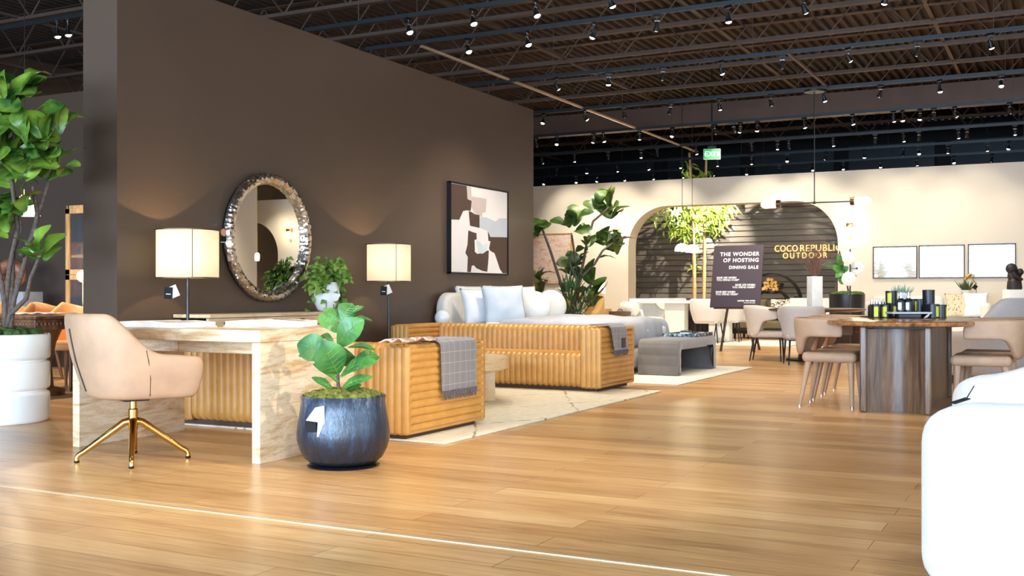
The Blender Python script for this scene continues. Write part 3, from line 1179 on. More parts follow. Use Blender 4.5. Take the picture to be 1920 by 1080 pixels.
def shell(W, D, rb, arm, zt, zb, th, scale=lambda z: 1.0, shift=lambda z: 0.0, p=2.4, nb=26, na=5, nv=5):
    hs = horseshoe(W, D, rb, arm, p, nb, na)
    n = len(hs)
    m = MB()
    rings = []
    for i, (q, s_) in enumerate(hs):
        d = (hs[min(i + 1, n - 1)][0] - hs[max(i - 1, 0)][0]).normalized()
        nrm = Vector((d.y, -d.x))
        t0, t1 = zb(s_), zt(s_)
        e = min(1.0, (1 - abs(s_)) / .06)
        tt = th * (.55 + .45 * math.sqrt(max(0, 1 - (1 - e) ** 2)))
        rg = []
        loop = [(0.0, 0.5)] + [(v_ / nv * .94 + .03, 1) for v_ in range(nv + 1)] + [(1.0, .5)] + [(v_ / nv * .94 + .03, 0) for v_ in range(nv, -1, -1)]
        for (v_, side) in loop:
            z = t0 + (t1 - t0) * v_
            o_ = (side - .5) * tt
            k = scale(z)
            rg.append(Vector((q.x * k + shift(z) + nrm.x * o_, q.y * k + nrm.y * o_, z)))
        rings.append(rg)
    return m.loft(rings, True, True)


def smooth(a, b, x):
    t_ = max(0, min(1, (x - a) / (b - a)))
    return t_ * t_ * (3 - 2 * t_)


def taper_leg(p0, p1, r0, r1, n=10):
    return MB().tube([p0, p1], [r0, r1], n)


# ---- swivel desk chair
root = thing('swivel_chair', 'tan leather swivel chair on a brass four-star base at the travertine desk', 'chair', (-4.867, 4.575, 0), rad(66))
zt = lambda s: .872 - .235 * smooth(.36, .68, abs(s)) - .02 * smooth(.7, 1, abs(s))
scl = lambda z: .83 + .17 * smooth(.33, .60, z)
shf = lambda z: -.07 * smooth(.4, .9, z) + .01
sh = obj('shell', shell(.64, .56, .30, .30, zt, lambda s: .375, .06, scl, shf, 2.6), 'tan_leather', root, mods=[SUB], ang=180)
m = MB(); m.tube([(-.265 * scl(z) - .03 + shf(z) - .018, 0, z) for z in (.42, .5, .6, .7, .78)], .004, 6)
m.xf(Matrix.Translation((.0, 0, 0)))
obj('back_seam', m, 'seam_dark', sh)
for s in (-1, 1):
    m = MB(); m.tube([(-.02 * 1 + shf(z), s * (.32 * scl(z) + .026), z) for z in (.40, .5, .6, .66)], .0035, 6); obj('side_seam', m, 'seam_dark', sh)
m = MB(); m.lathe([(.02, .368), (.21, .368), (.24, .385), (.235, .43), (.02, .43)], 32, p=2.8); obj('seat_pan', m, 'tan_leather', root, mods=[SUB])
m = MB(); m.rbox((.03, 0, .455), (.46, .48, .09), .04, 3); obj('seat_cushion', m, 'tan_leather', root)
m = MB(); m.box(-.07, .07, -.07, .07, .352, .369); obj('mounting_plate', m, 'black_metal', root)
m = MB(); m.lathe([(.016, .24), (.022, .20), (.026, .18), (.028, .30), (.020, .305), (.020, .352)], 20); obj('column', m, 'brass', root)
for k in range(4):
    M = Matrix.Rotation(rad(45 + 90 * k - 66), 4, 'Z')
    m = MB(); m.tube([(.0, 0, .235), (.05, 0, .225), (.27, 0, .062), (.298, 0, .045), (.308, 0, .028), (.308, 0, .012)], [.024, .022, .016, .015, .014, .014], 12); m.xf(M)
    lg = obj('leg', m, 'brass', root, ang=60)
    m = MB(); m.lathe([(.013, 0), (.015, .003), (.015, .013)], 12, c=(.308, 0, 0)); m.xf(M); obj('glide', m, 'black_metal', lg)

# ------------------------------------------------------------------ console under the mirror
cy0 = OX(392, 600, -6.42).y
CYL = 2.0
root = thing('console_table', 'pale oak console with round cut-outs under the round mirror', 'console table', (-6.62, cy0 + CYL / 2, 0))
# front board with half-round openings, standing on a plinth
pts = [(-CYL / 2, .15), (-CYL / 2, .80), (CYL / 2, .80), (CYL / 2, .15)]
m = MB(); m.rbox((0, 0, .785), (.42, CYL, .03), .004, 2); obj('top', m, 'pale_oak', root)
poly = [(-CYL / 2 + .005, .74)]
x = -CYL / 2 + .25
poly = [(-CYL / 2 + .005, .765), (-CYL / 2 + .005, .69)]
for k in range(4):
    c_ = -CYL / 2 + .25 + .5 * k
    for j in range(13):
        a = PI - PI * j / 12
        poly.append((c_ + .085 * math.cos(a), .69 + .055 * math.sin(a)))
poly += [(CYL / 2 - .005, .69), (CYL / 2 - .005, .765)]
o = obj('fascia', MB().prism(poly, .165, .195, 'yz'), 'pale_oak', root, ang=30, mods=[('TRIANGULATE', {})])
for k in range(4):
    a = -CYL / 2 + .5 * k + .004
    m = MB(); m.rbox((.175, a + .246, .36), (.03, .488, .64), .004, 2); obj('drawer', m, 'pale_oak', root)
m = MB(); m.box(-.19, .155, -CYL / 2 + .01, CYL / 2 - .01, .06, .69); obj('carcass', m, 'walnut_frame', root)
m = MB(); m.box(-.17, .13, -CYL / 2 + .05, CYL / 2 - .05, 0, .06); obj('plinth', m, 'black_metal', root)
CONZ = .80


# ------------------------------------------------------------------ drum floor lamps
def price_tag(loc, rz, label, s=1.0, tilt=.15, cord=None, card='paper_card'):
    root = thing('price_tag', label, 'price tag', loc, rz, 'hanging price tags')
    M = Matrix.Rotation(tilt, 4, 'Y')
    m = MB(); m.box(-.035 * s, .035 * s, -.003, -.001, -.10 * s, 0); m.xf(M); obj('front_card', m, 'black_card', root)
    m = MB(); m.box(-.02 * s, .02 * s, -.0045, -.0035, -.062 * s, -.056 * s); m.xf(M); obj('print', m, 'letter_white', root)
    m = MB(); m.box(-.01 * s, .06 * s, .001, .003, -.10 * s, 0); m.xf(Matrix.Rotation(tilt - .45, 4, 'Y')); obj('back_card', m, card, root)
    if cord:
        m = MB(); m.tube([(0, 0, 0), (Vector(cord)) * .5 + Vector((.004, 0, 0)), Vector(cord)], .0018, 5); obj('cord', m, 'black_ceramic', root)
    return root


def drum_lamp(label, px, zb, zt_, wd):
    p = OX(px, 500, -6.45)
    root = thing('floor_lamp', label, 'floor lamp', (p.x, p.y, 0), rad(20), 'drum-shaded floor lamps')
    m = MB(); m.lathe([(.15, 0), (.155, .006), (.155, .018), (.14, .022)], 36); obj('base', m, 'gunmetal', root)
    m = MB(); m.tube([(0, 0, .02), (0, 0, zb + .06)], .013, 12); obj('pole', m, 'gunmetal', root)
    r = wd / 2
    m = MB()
    m.lathe([(r, zb), (r, zt_)], 64, p=2.7, cap=False)
    sd = obj('lamp_shade', m, 'shade_glow', root, mods=[('SOLIDIFY', dict(thickness=.004, offset=0))], ang=60)
    for z in (zb, zt_):
        m = MB(); m.lathe([(r - .004, z - .004), (r + .014, z - .004), (r + .014, z + .004), (r - .004, z + .004), (r - .004, z - .004)], 64, p=2.7, cap=False); obj('trim_ring', m, 'dark_bronze', sd)
    for a in (-62, 28, 118, 208):
        c_, s_ = math.cos(rad(a)), math.sin(rad(a))
        x = math.copysign(abs(c_) ** (2 / 2.7), c_) * (r + .003)
        y = math.copysign(abs(s_) ** (2 / 2.7), s_) * (r + .003)
        m = MB(); m.tube([(x, y, zb), (x, y, zt_)], .003, 6); obj('seam_rod', m, 'dark_bronze', sd)
    m = MB()
    for a in (0, 120, 240):
        m.tube([(0, 0, zb + .05), (r * .9 * math.cos(rad(a)), r * .9 * math.sin(rad(a)), zb + .02)], .003, 6)
    obj('spider', m, 'dark_bronze', root)
    m = MB(); m.ellipsoid((0, 0, (zb + zt_) / 2 - .02), .03, .03, .045); obj('bulb', m, 'bulb_dim', root)
    lamp_light('lamp_glow', 'POINT', root, (0, 0, (zb + zt_) / 2 + .02), 55, (1, .74, .40), .02)
    return root, p


l1, p1 = drum_lamp('lit floor lamp with cream drum shade between the desk and mirror', 352, 1.108, 1.50, .465)
l2, p2 = drum_lamp('lit floor lamp with cream drum shade beside the nearer sofa and bed', 729, 1.108, 1.50, .45)
q = OX(313, 535, -6.45)
price_tag((q.x + .02, q.y, 1.03), rad(30), 'black price tag hanging under the shade of the lamp behind the desk', .95, .05, (.05, .02, .08))
q = OX(717, 537, -6.45)
price_tag((q.x + .02, q.y, 1.055), rad(30), 'black price tag hanging under the shade of the lamp near the bed', .95, .05, (.05, .02, .06))

# ------------------------------------------------------------------ round mirror
c = OX(497, 446, WX)
MR = .615
root = thing('round_mirror', 'large round mirror in a hammered silver frame on the dark wall', 'mirror', (WX + .012, c.y, c.z))
M90 = Matrix.Rotation(PI / 2, 4, 'Y')
m = MB(); m.lathe([(MR - .06, 0), (MR - .06, .03)], 96, M=M90); obj('glass', m, 'mirror_glass', root, ang=20)
m = MB()
nA, nB = 260, 20
rings = []
for i in range(nA):
    a = 2 * PI * i / nA
    rg = []
    for j in range(nB):
        b = 2 * PI * j / nB
        rr = .052
        cc = Vector((rr * .85 * math.sin(b) + .045, (MR - .05 + rr * math.cos(b)) * math.cos(a), (MR - .05 + rr * math.cos(b)) * math.sin(a)))
        dn = MN.noise(cc * 55) * .009 + MN.noise(cc * 110) * .005
        dirv = Vector((math.sin(b), math.cos(b) * math.cos(a), math.cos(b) * math.sin(a)))
        rg.append(cc + dirv * dn)
    rings.append(rg)
rings.append(rings[0])
m.loft(rings, True, False)
merge_obj('hammered_frame', m, 'silver_leaf', root, ang=25)
m = MB(); m.lathe([(MR - .02, -.01), (MR - .02, .02)], 64, M=M90); obj('backing', m, 'black_metal', root)
q = OX(419, 440, WX + .085)
root = thing('price_tag', 'price tag with a copper disc on the left rim of the round mirror', 'price tag', (q.x, q.y, q.z), PI / 2, 'hanging price tags')
m = MB(); m.lathe([(.034, 0), (.034, .002)], 24, M=Matrix.Rotation(PI / 2, 4, 'X')); m.xf(Matrix.Translation((0, 0, .02))); obj('disc', m, 'copper_card', root)
m = MB(); m.box(-.037, .037, -.001, .001, -.062, -.018); obj('front_card', m, 'black_card', root)
m = MB(); m.box(-.037, .037, -.001, .001, -.072, -.064); obj('back_card', m, 'paper_card', root)
m = MB(); m.tube([(0, 0, .05), (.03, 0, .09)], .0018, 5); obj('cord', m, 'black_ceramic', root)

# ------------------------------------------------------------------ plants
LEAFRNG = random.Random(11)


def cluster(mb, c, up, n, L, wd, rngx, spread=1.0, kind='fig'):
    """a tuft of leaves round the end of a twig"""
    c, up = Vector(c), Vector(up).normalized()
    e1 = up.orthogonal().normalized()
    e2 = up.cross(e1)
    for i in range(n):
        a = i * 2.39996 + rngx.uniform(-.3, .3)
        el = rngx.uniform(.15, 1.15) * spread
        d = (e1 * math.cos(a) + e2 * math.sin(a)) * math.sin(el) + up * math.cos(el)
        d = d.normalized()
        l = L * rngx.uniform(.75, 1.15)
        b = c + up * rngx.uniform(-.10, .06) * (L / .25) + d * .03
        nn = (up + Vector((rngx.uniform(-.5, .5), rngx.uniform(-.8, .1), rngx.uniform(-.3, .5))))
        mb.leaf(b, b + d * l, l * wd, nn, rngx.uniform(.02, .22), rngx.uniform(.08, .26), kind)


def moss_bed(r, z, n=70, seed=1, p=2.0, size=.03):
    g = random.Random(seed)
    m = MB(); m.lathe([(r * .98, z - .02), (r * .9, z + .006), (r * .4, z + .03), (.01, z + .04)], 28)
    for _ in range(n):
        a, q = g.uniform(0, 2 * PI), r * math.sqrt(g.random()) * .93
        s_ = size * g.uniform(.6, 1.4)
        m.ellipsoid((q * math.cos(a), q * math.sin(a), z + .028 * (1 - (q / r) ** 2) + .006), s_ * 1.2, s_ * 1.2, s_ * .75, 7, 5)
    for i in range(len(m.v)):
        m.v[i] = m.v[i] + Vector((0, 0, .012 * MN.noise(m.v[i] * 38)))
    return m


# ---- fig in the blue glazed pot
PT = G(649, 878).xy.length
pc = Vector((-3.66, 4.99, 0))
root = thing('potted_fig', 'young fiddle-leaf fig in a glossy blue glazed pot beside the desk', 'potted plant', pc)
pot = [(.01, .0), (.12, .0), (.19, .012), (.222, .04), (.248, .09), (.262, .14), (.264, .18), (.256, .24), (.245, .30), (.238, .36), (.242, .375), (.244, .385), (.236, .392), (.226, .386), (.222, .36), (.222, .34), (.01, .34)]
m = MB(); m.lathe([(r, z + .012) for r, z in pot], 72); obj('pot', m, 'blue_glaze', root, ang=60)
m = MB(); m.lathe([(.01, 0), (.20, 0), (.205, .006), (.19, .012), (.01, .012)], 48); obj('saucer', m, 'black_ceramic', root)
obj('moss', moss_bed(.225, .388, 170, 3, size=.022), 'moss', root)


def crop4(x, y):
    return (480 + x / 2.454, 460 + y / 2.454)


def fp(x, y, dt=0):
    px, py = crop4(x, y)
    t_ = .459 * -pc.x + .888 * pc.y + dt
    return at(px, py, t_) - pc


m = MB()
stem_pts = [fp(388, 715), fp(378, 640), fp(376, 560), fp(384, 470), fp(392, 400), fp(398, 345)]
stem_pts[0].z = .36
m.tube(stem_pts, [.011, .010, .009, .008, .007, .005], 8)
obj('stem', m, 'bark', root)
toCam = Vector((.459, -.888, .12))
mv = MB()
LV = [((396, 345), (444, 266), 88, .02, .6), ((425, 330), (492, 276), 48, .0, .2), ((382, 400), (292, 318), 74, -.02, .5), ((372, 352), (316, 282), 50, .03, .3), ((376, 462), (484, 342), 112, -.10, 1.0),
      ((425, 345), (535, 338), 34, .03, .15), ((345, 500), (192, 452), 122, -.05, 1.0), ((378, 592), (306, 448), 138, -.14, 1.2), ((382, 636), (270, 540), 44, -.06, .3), ((362, 678), (262, 603), 40, -.05, .35),
      ((388, 602), (545, 522), 78, -.08, .45), ((425, 470), (548, 472), 44, .0, .15), ((450, 530), (568, 506), 66, .06, .6), ((384, 672), (527, 596), 50, -.08, .35), ((392, 676), (482, 636), 34, .0, .3),
      ((356, 442), (296, 408), 36, .06, .4), ((240, 520), (196, 500), 30, .05, .6), ((395, 350), (360, 290), 50, .07, .5), ((395, 470), (440, 560), 60, .08, .5), ((380, 540), (440, 490), 60, .09, .6)]
m = MB()
for (b, e, wpx, dt, face) in LV:
    B, T_ = fp(*b, 0), fp(*e, dt)
    n_ = toCam * (.45 + .6 * face) + Vector((0, 0, 1)) * max(.1, .8 - .6 * face) + Vector((.2 * math.sin(b[0]), 0, 0))
    m.leaf(B, T_, wpx / 2.454 / F * 6.1 * 1.2, n_, .10, .14, 'fig', 9)
    veins(mv, B, T_, wpx / 2.454 / F * 6.1 * 1.2, n_, .10, .14)
obj('foliage', m, 'fig_leaf_bright', root, ang=75)
obj('leaf_veins', mv, 'pothos_leaf', root)
q = G(588, 775, .0)
tp = at(592, 757, 5.885)
root = thing('price_tag', 'black and white price tag hanging over the rim of the blue pot', 'price tag', tp, rad(24), 'hanging price tags')
m = MB(); m.box(-.055, .005, -.014, -.011, -.155, -.085); obj('front_card', m, 'black_card', root)
m = MB(); m.add([(-.05, -.02, -.09), (.0, -.012, -.02), (.05, -.012, -.01), (.02, -.02, -.10)], [(0, 1, 2, 3)]); obj('paper_strip', m, 'paper_card', root, mods=[('SOLIDIFY', dict(thickness=.002))])
m = MB(); m.add([(.01, -.016, -.18), (.055, -.012, -.18), (.05, -.012, -.01), (.02, -.016, -.03)], [(0, 1, 2, 3)]); obj('back_card', m, 'white_label', root, mods=[('SOLIDIFY', dict(thickness=.002))])

# ---- tall fig in the white ribbed planter, left
pc2 = Vector((-7.25, 5.5, 0))
root = thing('potted_fig_tree', 'tall fiddle-leaf fig tree in a white banded planter at the left', 'potted plant', pc2)
pr = [(.01, 0), (.335, 0), (.345, .012), (.35, .03), (.35, .21), (.345, .222), (.325, .232), (.325, .245), (.345, .255), (.352, .27), (.352, .44), (.347, .452), (.327, .462), (.327, .475), (.347, .485), (.354, .50), (.354, .655),
      (.348, .668), (.335, .672), (.32, .66), (.31, .62), (.01, .62)]
m = MB(); m.lathe(pr, 72); obj('planter', m, 'white_gloss', root, ang=60)
obj('moss', moss_bed(.30, .665, 110, 5, size=.035), 'moss_dark', root)
T2 = .459 * 7.25 + .888 * 5.5


def fq(px, py, dt=0):
    return at(px, py, T2 + dt) - pc2


stems = [[(10, 632), (12, 560), (20, 500), (30, 430), (22, 330), (28, 250), (22, 190)], [(14, 632), (30, 560), (42, 500), (62, 430), (80, 380), (96, 330), (108, 290)], [(6, 632), (22, 590), (45, 560), (60, 520), (74, 482)],
         [(12, 632), (8, 560), (-10, 480), (-20, 400), (-14, 300)], [(16, 632), (18, 540), (26, 470), (40, 430), (34, 400)], [(40, 480), (60, 440), (74, 400), (60, 350)]]
m = MB()
for si, st in enumerate(stems):
    pts = [fq(x, y, .12 * math.sin(si * 1.7) * (i / len(st))) for i, (x, y) in enumerate(st)]
    if st[0][1] == 632:
        pts[0].z = .64
    pts = [p_ + Vector((.012 * math.sin(3 * i + si), .012 * math.cos(2 * i + si), 0)) for i, p_ in enumerate(pts)]
    m.tube(pts, [.022 - .012 * i / len(pts) for i in range(len(pts))], 8)
obj('trunk', m, 'bark', root, ang=70)
CL = [(15, 195, 9, .27), (38, 168, 5, .24), (50, 262, 6, .24), (10, 262, 8, .25), (84, 262, 7, .24), (112, 258, 7, .25), (100, 310, 7, .24), (78, 330, 7, .25), (44, 330, 6, .24), (25, 290, 5, .24), (74, 478, 9, .20), (30, 400, 6, .19), (16, 432, 6, .2), (46, 392, 4, .2),
      (-15, 300, 7, .25), (-20, 400, 6, .24), (60, 285, 5, .24), (22, 345, 4, .24)]
g = random.Random(21)
m = MB()
for i, (x, y, n_, L) in enumerate(CL):
    c_ = fq(x, y, g.uniform(-.22, .22))
    cluster(m, c_, Vector((.25 * math.sin(i), -.25, 1)), n_ + 1, L, .74, g, 1.25)
obj('foliage', m, 'fig_leaf', root, ang=180)
root = thing('price_tag', 'black price tag hanging on the white banded planter', 'price tag', pc2 + Vector((.12, -.352, .60)), rad(16), 'hanging price tags')
m = MB(); m.box(-.045, .045, -.014, -.011, -.085, .0); obj('front_card', m, 'black_card', root)
text('lettering', 'COCO REPUBLIC', 'letter_white', root, (0, -.016, -.043), .0105, align='CENTER', ext=.0004)
m = MB(); m.box(-.042, .042, -.010, -.008, -.10, -.01); obj('back_card', m, 'white_label', root)
m = MB(); m.tube([(0, -.012, 0), (0, -.012, .065), (-.0, .03, .085)], .0018, 5); obj('cord', m, 'black_ceramic', root)

# ---- trailing pothos on the console
q = OX(611, 560, -6.55)
root = thing('potted_pothos', 'trailing pothos in a white face-shaped vase on the oak console', 'potted plant', (q.x, q.y, CONZ + .001))
pv = [(.01, 0), (.06, 0), (.085, .02), (.12, .09), (.135, .16), (.135, .22), (.12, .275), (.115, .29), (.10, .285), (.10, .25), (.01, .25)]
m = MB(); m.lathe(pv, 40)
for i in range(len(m.v)):
    v_ = m.v[i]
    f_ = max(0, v_.x + .02) * 4
    m.v[i] = v_ + Vector((.018 * f_ * math.exp(-((v_.y) / .022) ** 2 - ((v_.z - .15) / .05) ** 2) * 4, 0, 0))
obj('vase', m, 'stoneware_white', root, ang=60)
g = random.Random(7)
m, ms = MB(), MB()
for i in range(46):
    a = g.uniform(0, 2 * PI)
    h0 = g.uniform(.05, .30) * (1 - .3 * abs(math.sin(a)))
    out = g.uniform(.06, .22)
    fall = g.uniform(-.05, .38) if i % 2 else g.uniform(-.1, .12)
    d = Vector((math.cos(a) * .7 + .12, math.sin(a), 0))
    if d.x < -.3:
        d.x = -.3
    pts = [Vector((0, 0, .27)) + d * .05, Vector((0, 0, .28 + h0)) + d * out * .55, Vector((0, 0, .27 + h0 * .7 - fall * .4)) + d * out * .95, Vector((0, 0, .27 + h0 * .3 - fall)) + d * (out + .05)]
    pts[-1].z = max(pts[-1].z, .02); pts[-2].z = max(pts[-2].z, .06)
    ms.tube(pts, .0035, 5)
    for k in range(7):
        u = .25 + .75 * k / 6
        j = min(2, int(u * 3))
        p_ = pts[j].lerp(pts[j + 1], u * 3 - j)
        dr = (d + Vector((g.uniform(-.9, .9), g.uniform(-.9, .9), g.uniform(-1.1, .3)))).normalized()
        l = g.uniform(.06, .10)
        m.leaf(p_, p_ + dr * l, l * .72, Vector((.6, -.5, .8)), .15, .12, 'oval', 4)
obj('vine', ms, 'moss_dark', root)
obj('foliage', m, 'pothos_leaf', root, ang=180)

# ------------------------------------------------------------------ abstract painting on the dark wall
q0, q1 = OX(838, 430, WX), OX(947, 430, WX)
PW, PH = q1.y - q0.y, OX(893, 350, WX).z - OX(893, 515, WX).z
pz = OX(893, 432, WX).z
root = thing('framed_painting', 'abstract brown, white and grey painting in a black frame on the dark wall', 'painting', (WX + .002, (q0.y + q1.y) / 2, pz))
m = MB()
hw, hh = PW / 2, PH / 2
for (a, b, c_, d) in ((-hw, -hw + .014, -hh, hh), (hw - .014, hw, -hh, hh), (-hw, hw, -hh, -hh + .014), (-hw, hw, hh - .014, hh)):
    m.box(0, .055, a, b, c_, d)
obj('frame', m, 'black_metal', root)
obj('canvas', MB().box(.004, .04, -hw + .02, hw - .02, -hh + .02, hh - .02), 'canvas_white', root)


def cpt(x, y):
    u = (x - 405) / 360
    tv = 150 + 55 * u
    v_ = (718 - y) / (718 - tv)
    return (-hw + .022 + u * (PW - .044), -hh + .022 + v_ * (PH - .044))


for i, (mt_, P_) in enumerate([
        ('paint_brown', [(405, 152), (500, 166), (505, 250), (530, 260), (525, 325), (500, 322), (478, 328), (455, 384), (405, 384)]),
        ('paint_taupe', [(503, 166), (527, 171), (530, 232), (565, 236), (625, 245), (620, 330), (598, 335), (597, 370), (580, 350), (550, 340), (527, 300), (530, 258), (507, 250)]),
        ('paint_brown', [(512, 326), (530, 332), (550, 345), (580, 350), (580, 432), (520, 420)]),
        ('paint_greyblue', [(582, 365), (620, 362), (685, 388), (710, 368), (765, 366), (765, 485), (650, 483), (630, 450), (582, 430)]),
        ('paint_brown', [(634, 452), (650, 487), (765, 487), (765, 716), (735, 716), (715, 690), (690, 620), (678, 590), (648, 575), (642, 560), (652, 516), (638, 512)]),
        ('paint_brown', [(510, 450), (545, 463), (560, 465), (562, 505), (548, 510), (550, 585), (565, 598), (590, 594), (610, 577), (640, 575), (637, 640), (630, 710), (600, 706), (560, 690), (545, 672), (530, 676), (525, 716), (503, 716), (507, 620), (492, 595), (505, 540)]),
        ('paint_paleblue', [(562, 510), (580, 520), (605, 545), (630, 530), (628, 575), (600, 596), (575, 592)])]):
    o = obj('paint_shape', MB().prism([cpt(*p_) for p_ in P_], .04, .0412 + .0002 * i, 'yz'), mt_, root, ang=20, mods=[('TRIANGULATE', {})])

# ------------------------------------------------------------------ bed, night table, globe lamp
BY0, BY1 = 11.12, 13.45
root = thing('upholstered_bed', 'cream upholstered bed with a rounded headboard against the dark wall', 'bed', (-6.80, (BY0 + BY1) / 2, .0145))
bw = (BY1 - BY0) / 2
poly = arch_pts(-bw, bw, .975, .2, 8)
m = MB(); m.prism(poly, .0, .15, 'yz'); obj('headboard', m, 'cream_fabric', root, mods=[BEV(.05, 4)], ang=60)
m = MB(); m.rbox((1.16, 0, .19), (2.1, 2 * bw - .2, .24), .05, 3); obj('bed_base', m, 'cream_fabric', root)
m = MB(); m.rbox((1.17, 0, .44), (2.05, 2 * bw - .26, .28), .08, 4); obj('mattress', m, 'linen_white', root)
for (x, y) in ((.25, -.9), (.25, .9), (2.1, -.9), (2.1, .9)):
    m = MB(); m.tube([(x, y, .0), (x, y, .08)], .03, 10); obj('leg', m, 'black_metal', root)


def duvet(label, x0, x1, y0_, y1_, top, drop, mat_, seed=0, hump=.05):
    root = thing('duvet', label, 'duvet', ((x0 + x1) / 2, (y0_ + y1_) / 2, top))
    m = MB()
    rings = []
    hx_, hy_ = (x1 - x0) / 2, (y1_ - y0_) / 2
    NX, NY = 40, 56
    for i in range(NX + 1):
        sx_ = (-hx_ + (2 * hx_ + drop) * i / NX)
        rg = []
        for j in range(NY + 1):
            sy_ = -(hy_ + drop) + 2 * (hy_ + drop) * j / NY
            ex, ey = max(0, sx_ - hx_), max(0, abs(sy_) - hy_)
            x = min(sx_, hx_) + .04 * (1 - math.exp(-ex * 12)); y = math.copysign(min(abs(sy_), hy_) + .04 * (1 - math.exp(-ey * 12)), sy_)
            f = max(ex, ey)
            z = -max(0, f - .02) if f else 0
            z += hump * math.exp(-((sx_ + .1) / .9) ** 2) * math.exp(-(sy_ / 1.1) ** 2) * (1 if not f else .3)
            nn_ = MN.noise(Vector((sx_ * 2.2 + seed, sy_ * 2.2, seed))) * .035 + MN.noise(Vector((sx_ * 6 + seed, sy_ * 5, 2))) * .014
            z += nn_ + .02
            if f:
                x += .03 * MN.noise(Vector((sy_ * 5, seed, 1))) * (ex > 0)
                y += .03 * MN.noise(Vector((sx_ * 5, seed, 5))) * (ey > 0)
            rg.append((x, y, z))
        rings.append(rg)
    m.loft(rings, False, False)
    obj('cover', m, mat_, root, mods=[('SOLIDIFY', dict(thickness=.03, offset=1)), SUB], ang=180)
    return root


dv = duvet('rumpled pale grey linen duvet spread over the bed', -5.98, -4.66, BY0 + .14, BY1 - .14, .60, .30, 'linen_grey', 3, .06)
rt = thing('bed_sheet', 'white turned-back sheet edge above the grey duvet', 'sheet', (-6.02, (BY0 + BY1) / 2, .585))
m = MB(); m.rbox((0, 0, .02), (.34, 2 * bw - .3, .05), .02, 3); obj('fold', m, 'linen_white', rt)


def cushion(name, label, cat, px, pzc, X, wd, hg, dp, mat_, rz, lean=.25, grp=None, seed=0, pinch=.06):
    q = OX(px, 580, X)
    o = merge_obj(name, pillow(wd, hg, dp, seed=seed, pinch=pinch), mat_, ang=180)
    o.location = (X, q.y, pzc)
    o.rotation_euler = (-lean, 0, PI / 2 + rz)
    return tag(o, label, cat, grp)


for (px, X, mat_, wd, hg, rz, lab, sd) in (
        (900, -6.56, 'linen_white', .62, .50, -.35, 'white sleeping pillow leaning at the headboard behind the grey-blue one', 1),
        (985, -6.50, 'linen_white', .62, .50, -.35, 'white sleeping pillow at the far end of the headboard behind the round ones', 2),
        (910, -6.32, 'linen_white', .60, .46, -.45, 'front white sleeping pillow nearest the globe lamp', 3),
        (950, -6.06, 'linen_blue', .58, .50, -.62, 'square pale grey-blue pillow in the middle of the bed', 4)):
    cushion('pillow', lab, 'pillow', px, .60, X, wd, hg, .16, mat_, rz, .28, 'pillows on the cream bed' if mat_ == 'linen_white' else None, sd)
for (px, X, r_, lab) in ((1004, -6.0, .205, 'round white cushion in front, nearer the middle of the bed'), (1034, -6.12, .215, 'round white cushion behind, nearer the big fig tree')):
    q = OX(px, 590, X)
    m = MB(); m.ellipsoid((0, 0, 0), r_, .085, r_, 32, 16)
    o = obj('round_cushion', m, 'white_boucle', loc=(X, q.y, .60 + r_), ang=180)
    o.rotation_euler = (-.15, 0, PI / 2 - .75)
    tag(o, lab, 'cushion', 'round cushions on the bed')

root = thing('night_table', 'small walnut night table beside the bed holding the globe lamp', 'night table', (-6.58, 10.86, 0))
m = MB(); m.rbox((0, 0, .575), (.46, .40, .03), .004, 2); obj('top', m, 'walnut_top', root)
m = MB(); m.rbox((0, 0, .40), (.42, .36, .32), .006, 2); obj('body', m, 'walnut_top', root)
for x in (-.19, .19):
    for y in (-.16, .16):
        m = MB(); m.tube([(x, y, .24), (x, y, 0)], .014, 8); obj('leg', m, 'black_metal', root)
q = OX(834, 597, -6.5)
root = thing('globe_lamp', 'white frosted globe lamp on the walnut night table', 'table lamp', (-6.5, 10.80, .59))
m = MB(); m.lathe([(.01, 0), (.045, 0), (.048, .012), (.03, .02), (.01, .02)], 24); obj('base', m, 'brass', root)
m = MB(); m.ellipsoid((0, 0, .105), .092, .092, .092, 32, 18); obj('globe', m, 'white_gloss', root)

# ------------------------------------------------------------------ grey channelled bench
BX0, BX1, BB0, BB1, BHt = -4.52, -4.02, 11.99, 13.52, .425
root = thing('channel_bench', 'grey velvet waterfall bench at the foot of the bed', 'bench', ((BX0 + BX1) / 2, (BB0 + BB1) / 2, .014))
hl = (BB1 - BB0) / 2
th = .125
out = [(-hl, 0)]
r_ = .11
for k in range(9):
    a = PI - PI / 2 * k / 8
    out.append((-hl + r_ + r_ * math.cos(a), BHt - r_ + r_ * math.sin(a)))
for k in range(9):
    a = PI / 2 - PI / 2 * k / 8
    out.append((hl - r_ + r_ * math.cos(a), BHt - r_ + r_ * math.sin(a)))
out += [(hl, 0), (hl - th, 0)]
ri = .04
for k in range(5):
    a = PI / 2 * k / 4
    out.append((hl - th - ri + ri * math.cos(a), BHt - th - ri + ri * math.sin(a)))
for k in range(5):
    a = PI / 2 + PI / 2 * k / 4
    out.append((-hl + th + ri + ri * math.cos(a), BHt - th - ri + ri * math.sin(a)))
out.append((-hl + th, 0))
m = ribbed(out, -(BX1 - BX0) / 2, (BX1 - BX0) / 2, .118, .010, 'per')
obj('body', m, 'grey_velvet', root, ang=75, mods=[('TRIANGULATE', {})])
root = thing('price_tag', 'black and white price tag hanging inside the grey bench opening', 'price tag', (BX1 - .12, BB0 + .21, .308), .2, 'hanging price tags')
m = MB(); m.box(-.04, .04, -.003, 0, -.11, 0); obj('front_card', m, 'black_card', root)
m = MB(); m.box(.03, .06, .001, .003, -.10, .02); obj('back_card', m, 'white_label', root)
q = G(1287, 632, .45)
root = thing('mosaic_tray', 'blue-grey mosaic tray lying on the grey bench', 'tray', (BX1 - .24, BB1 - .42, .44), 0)
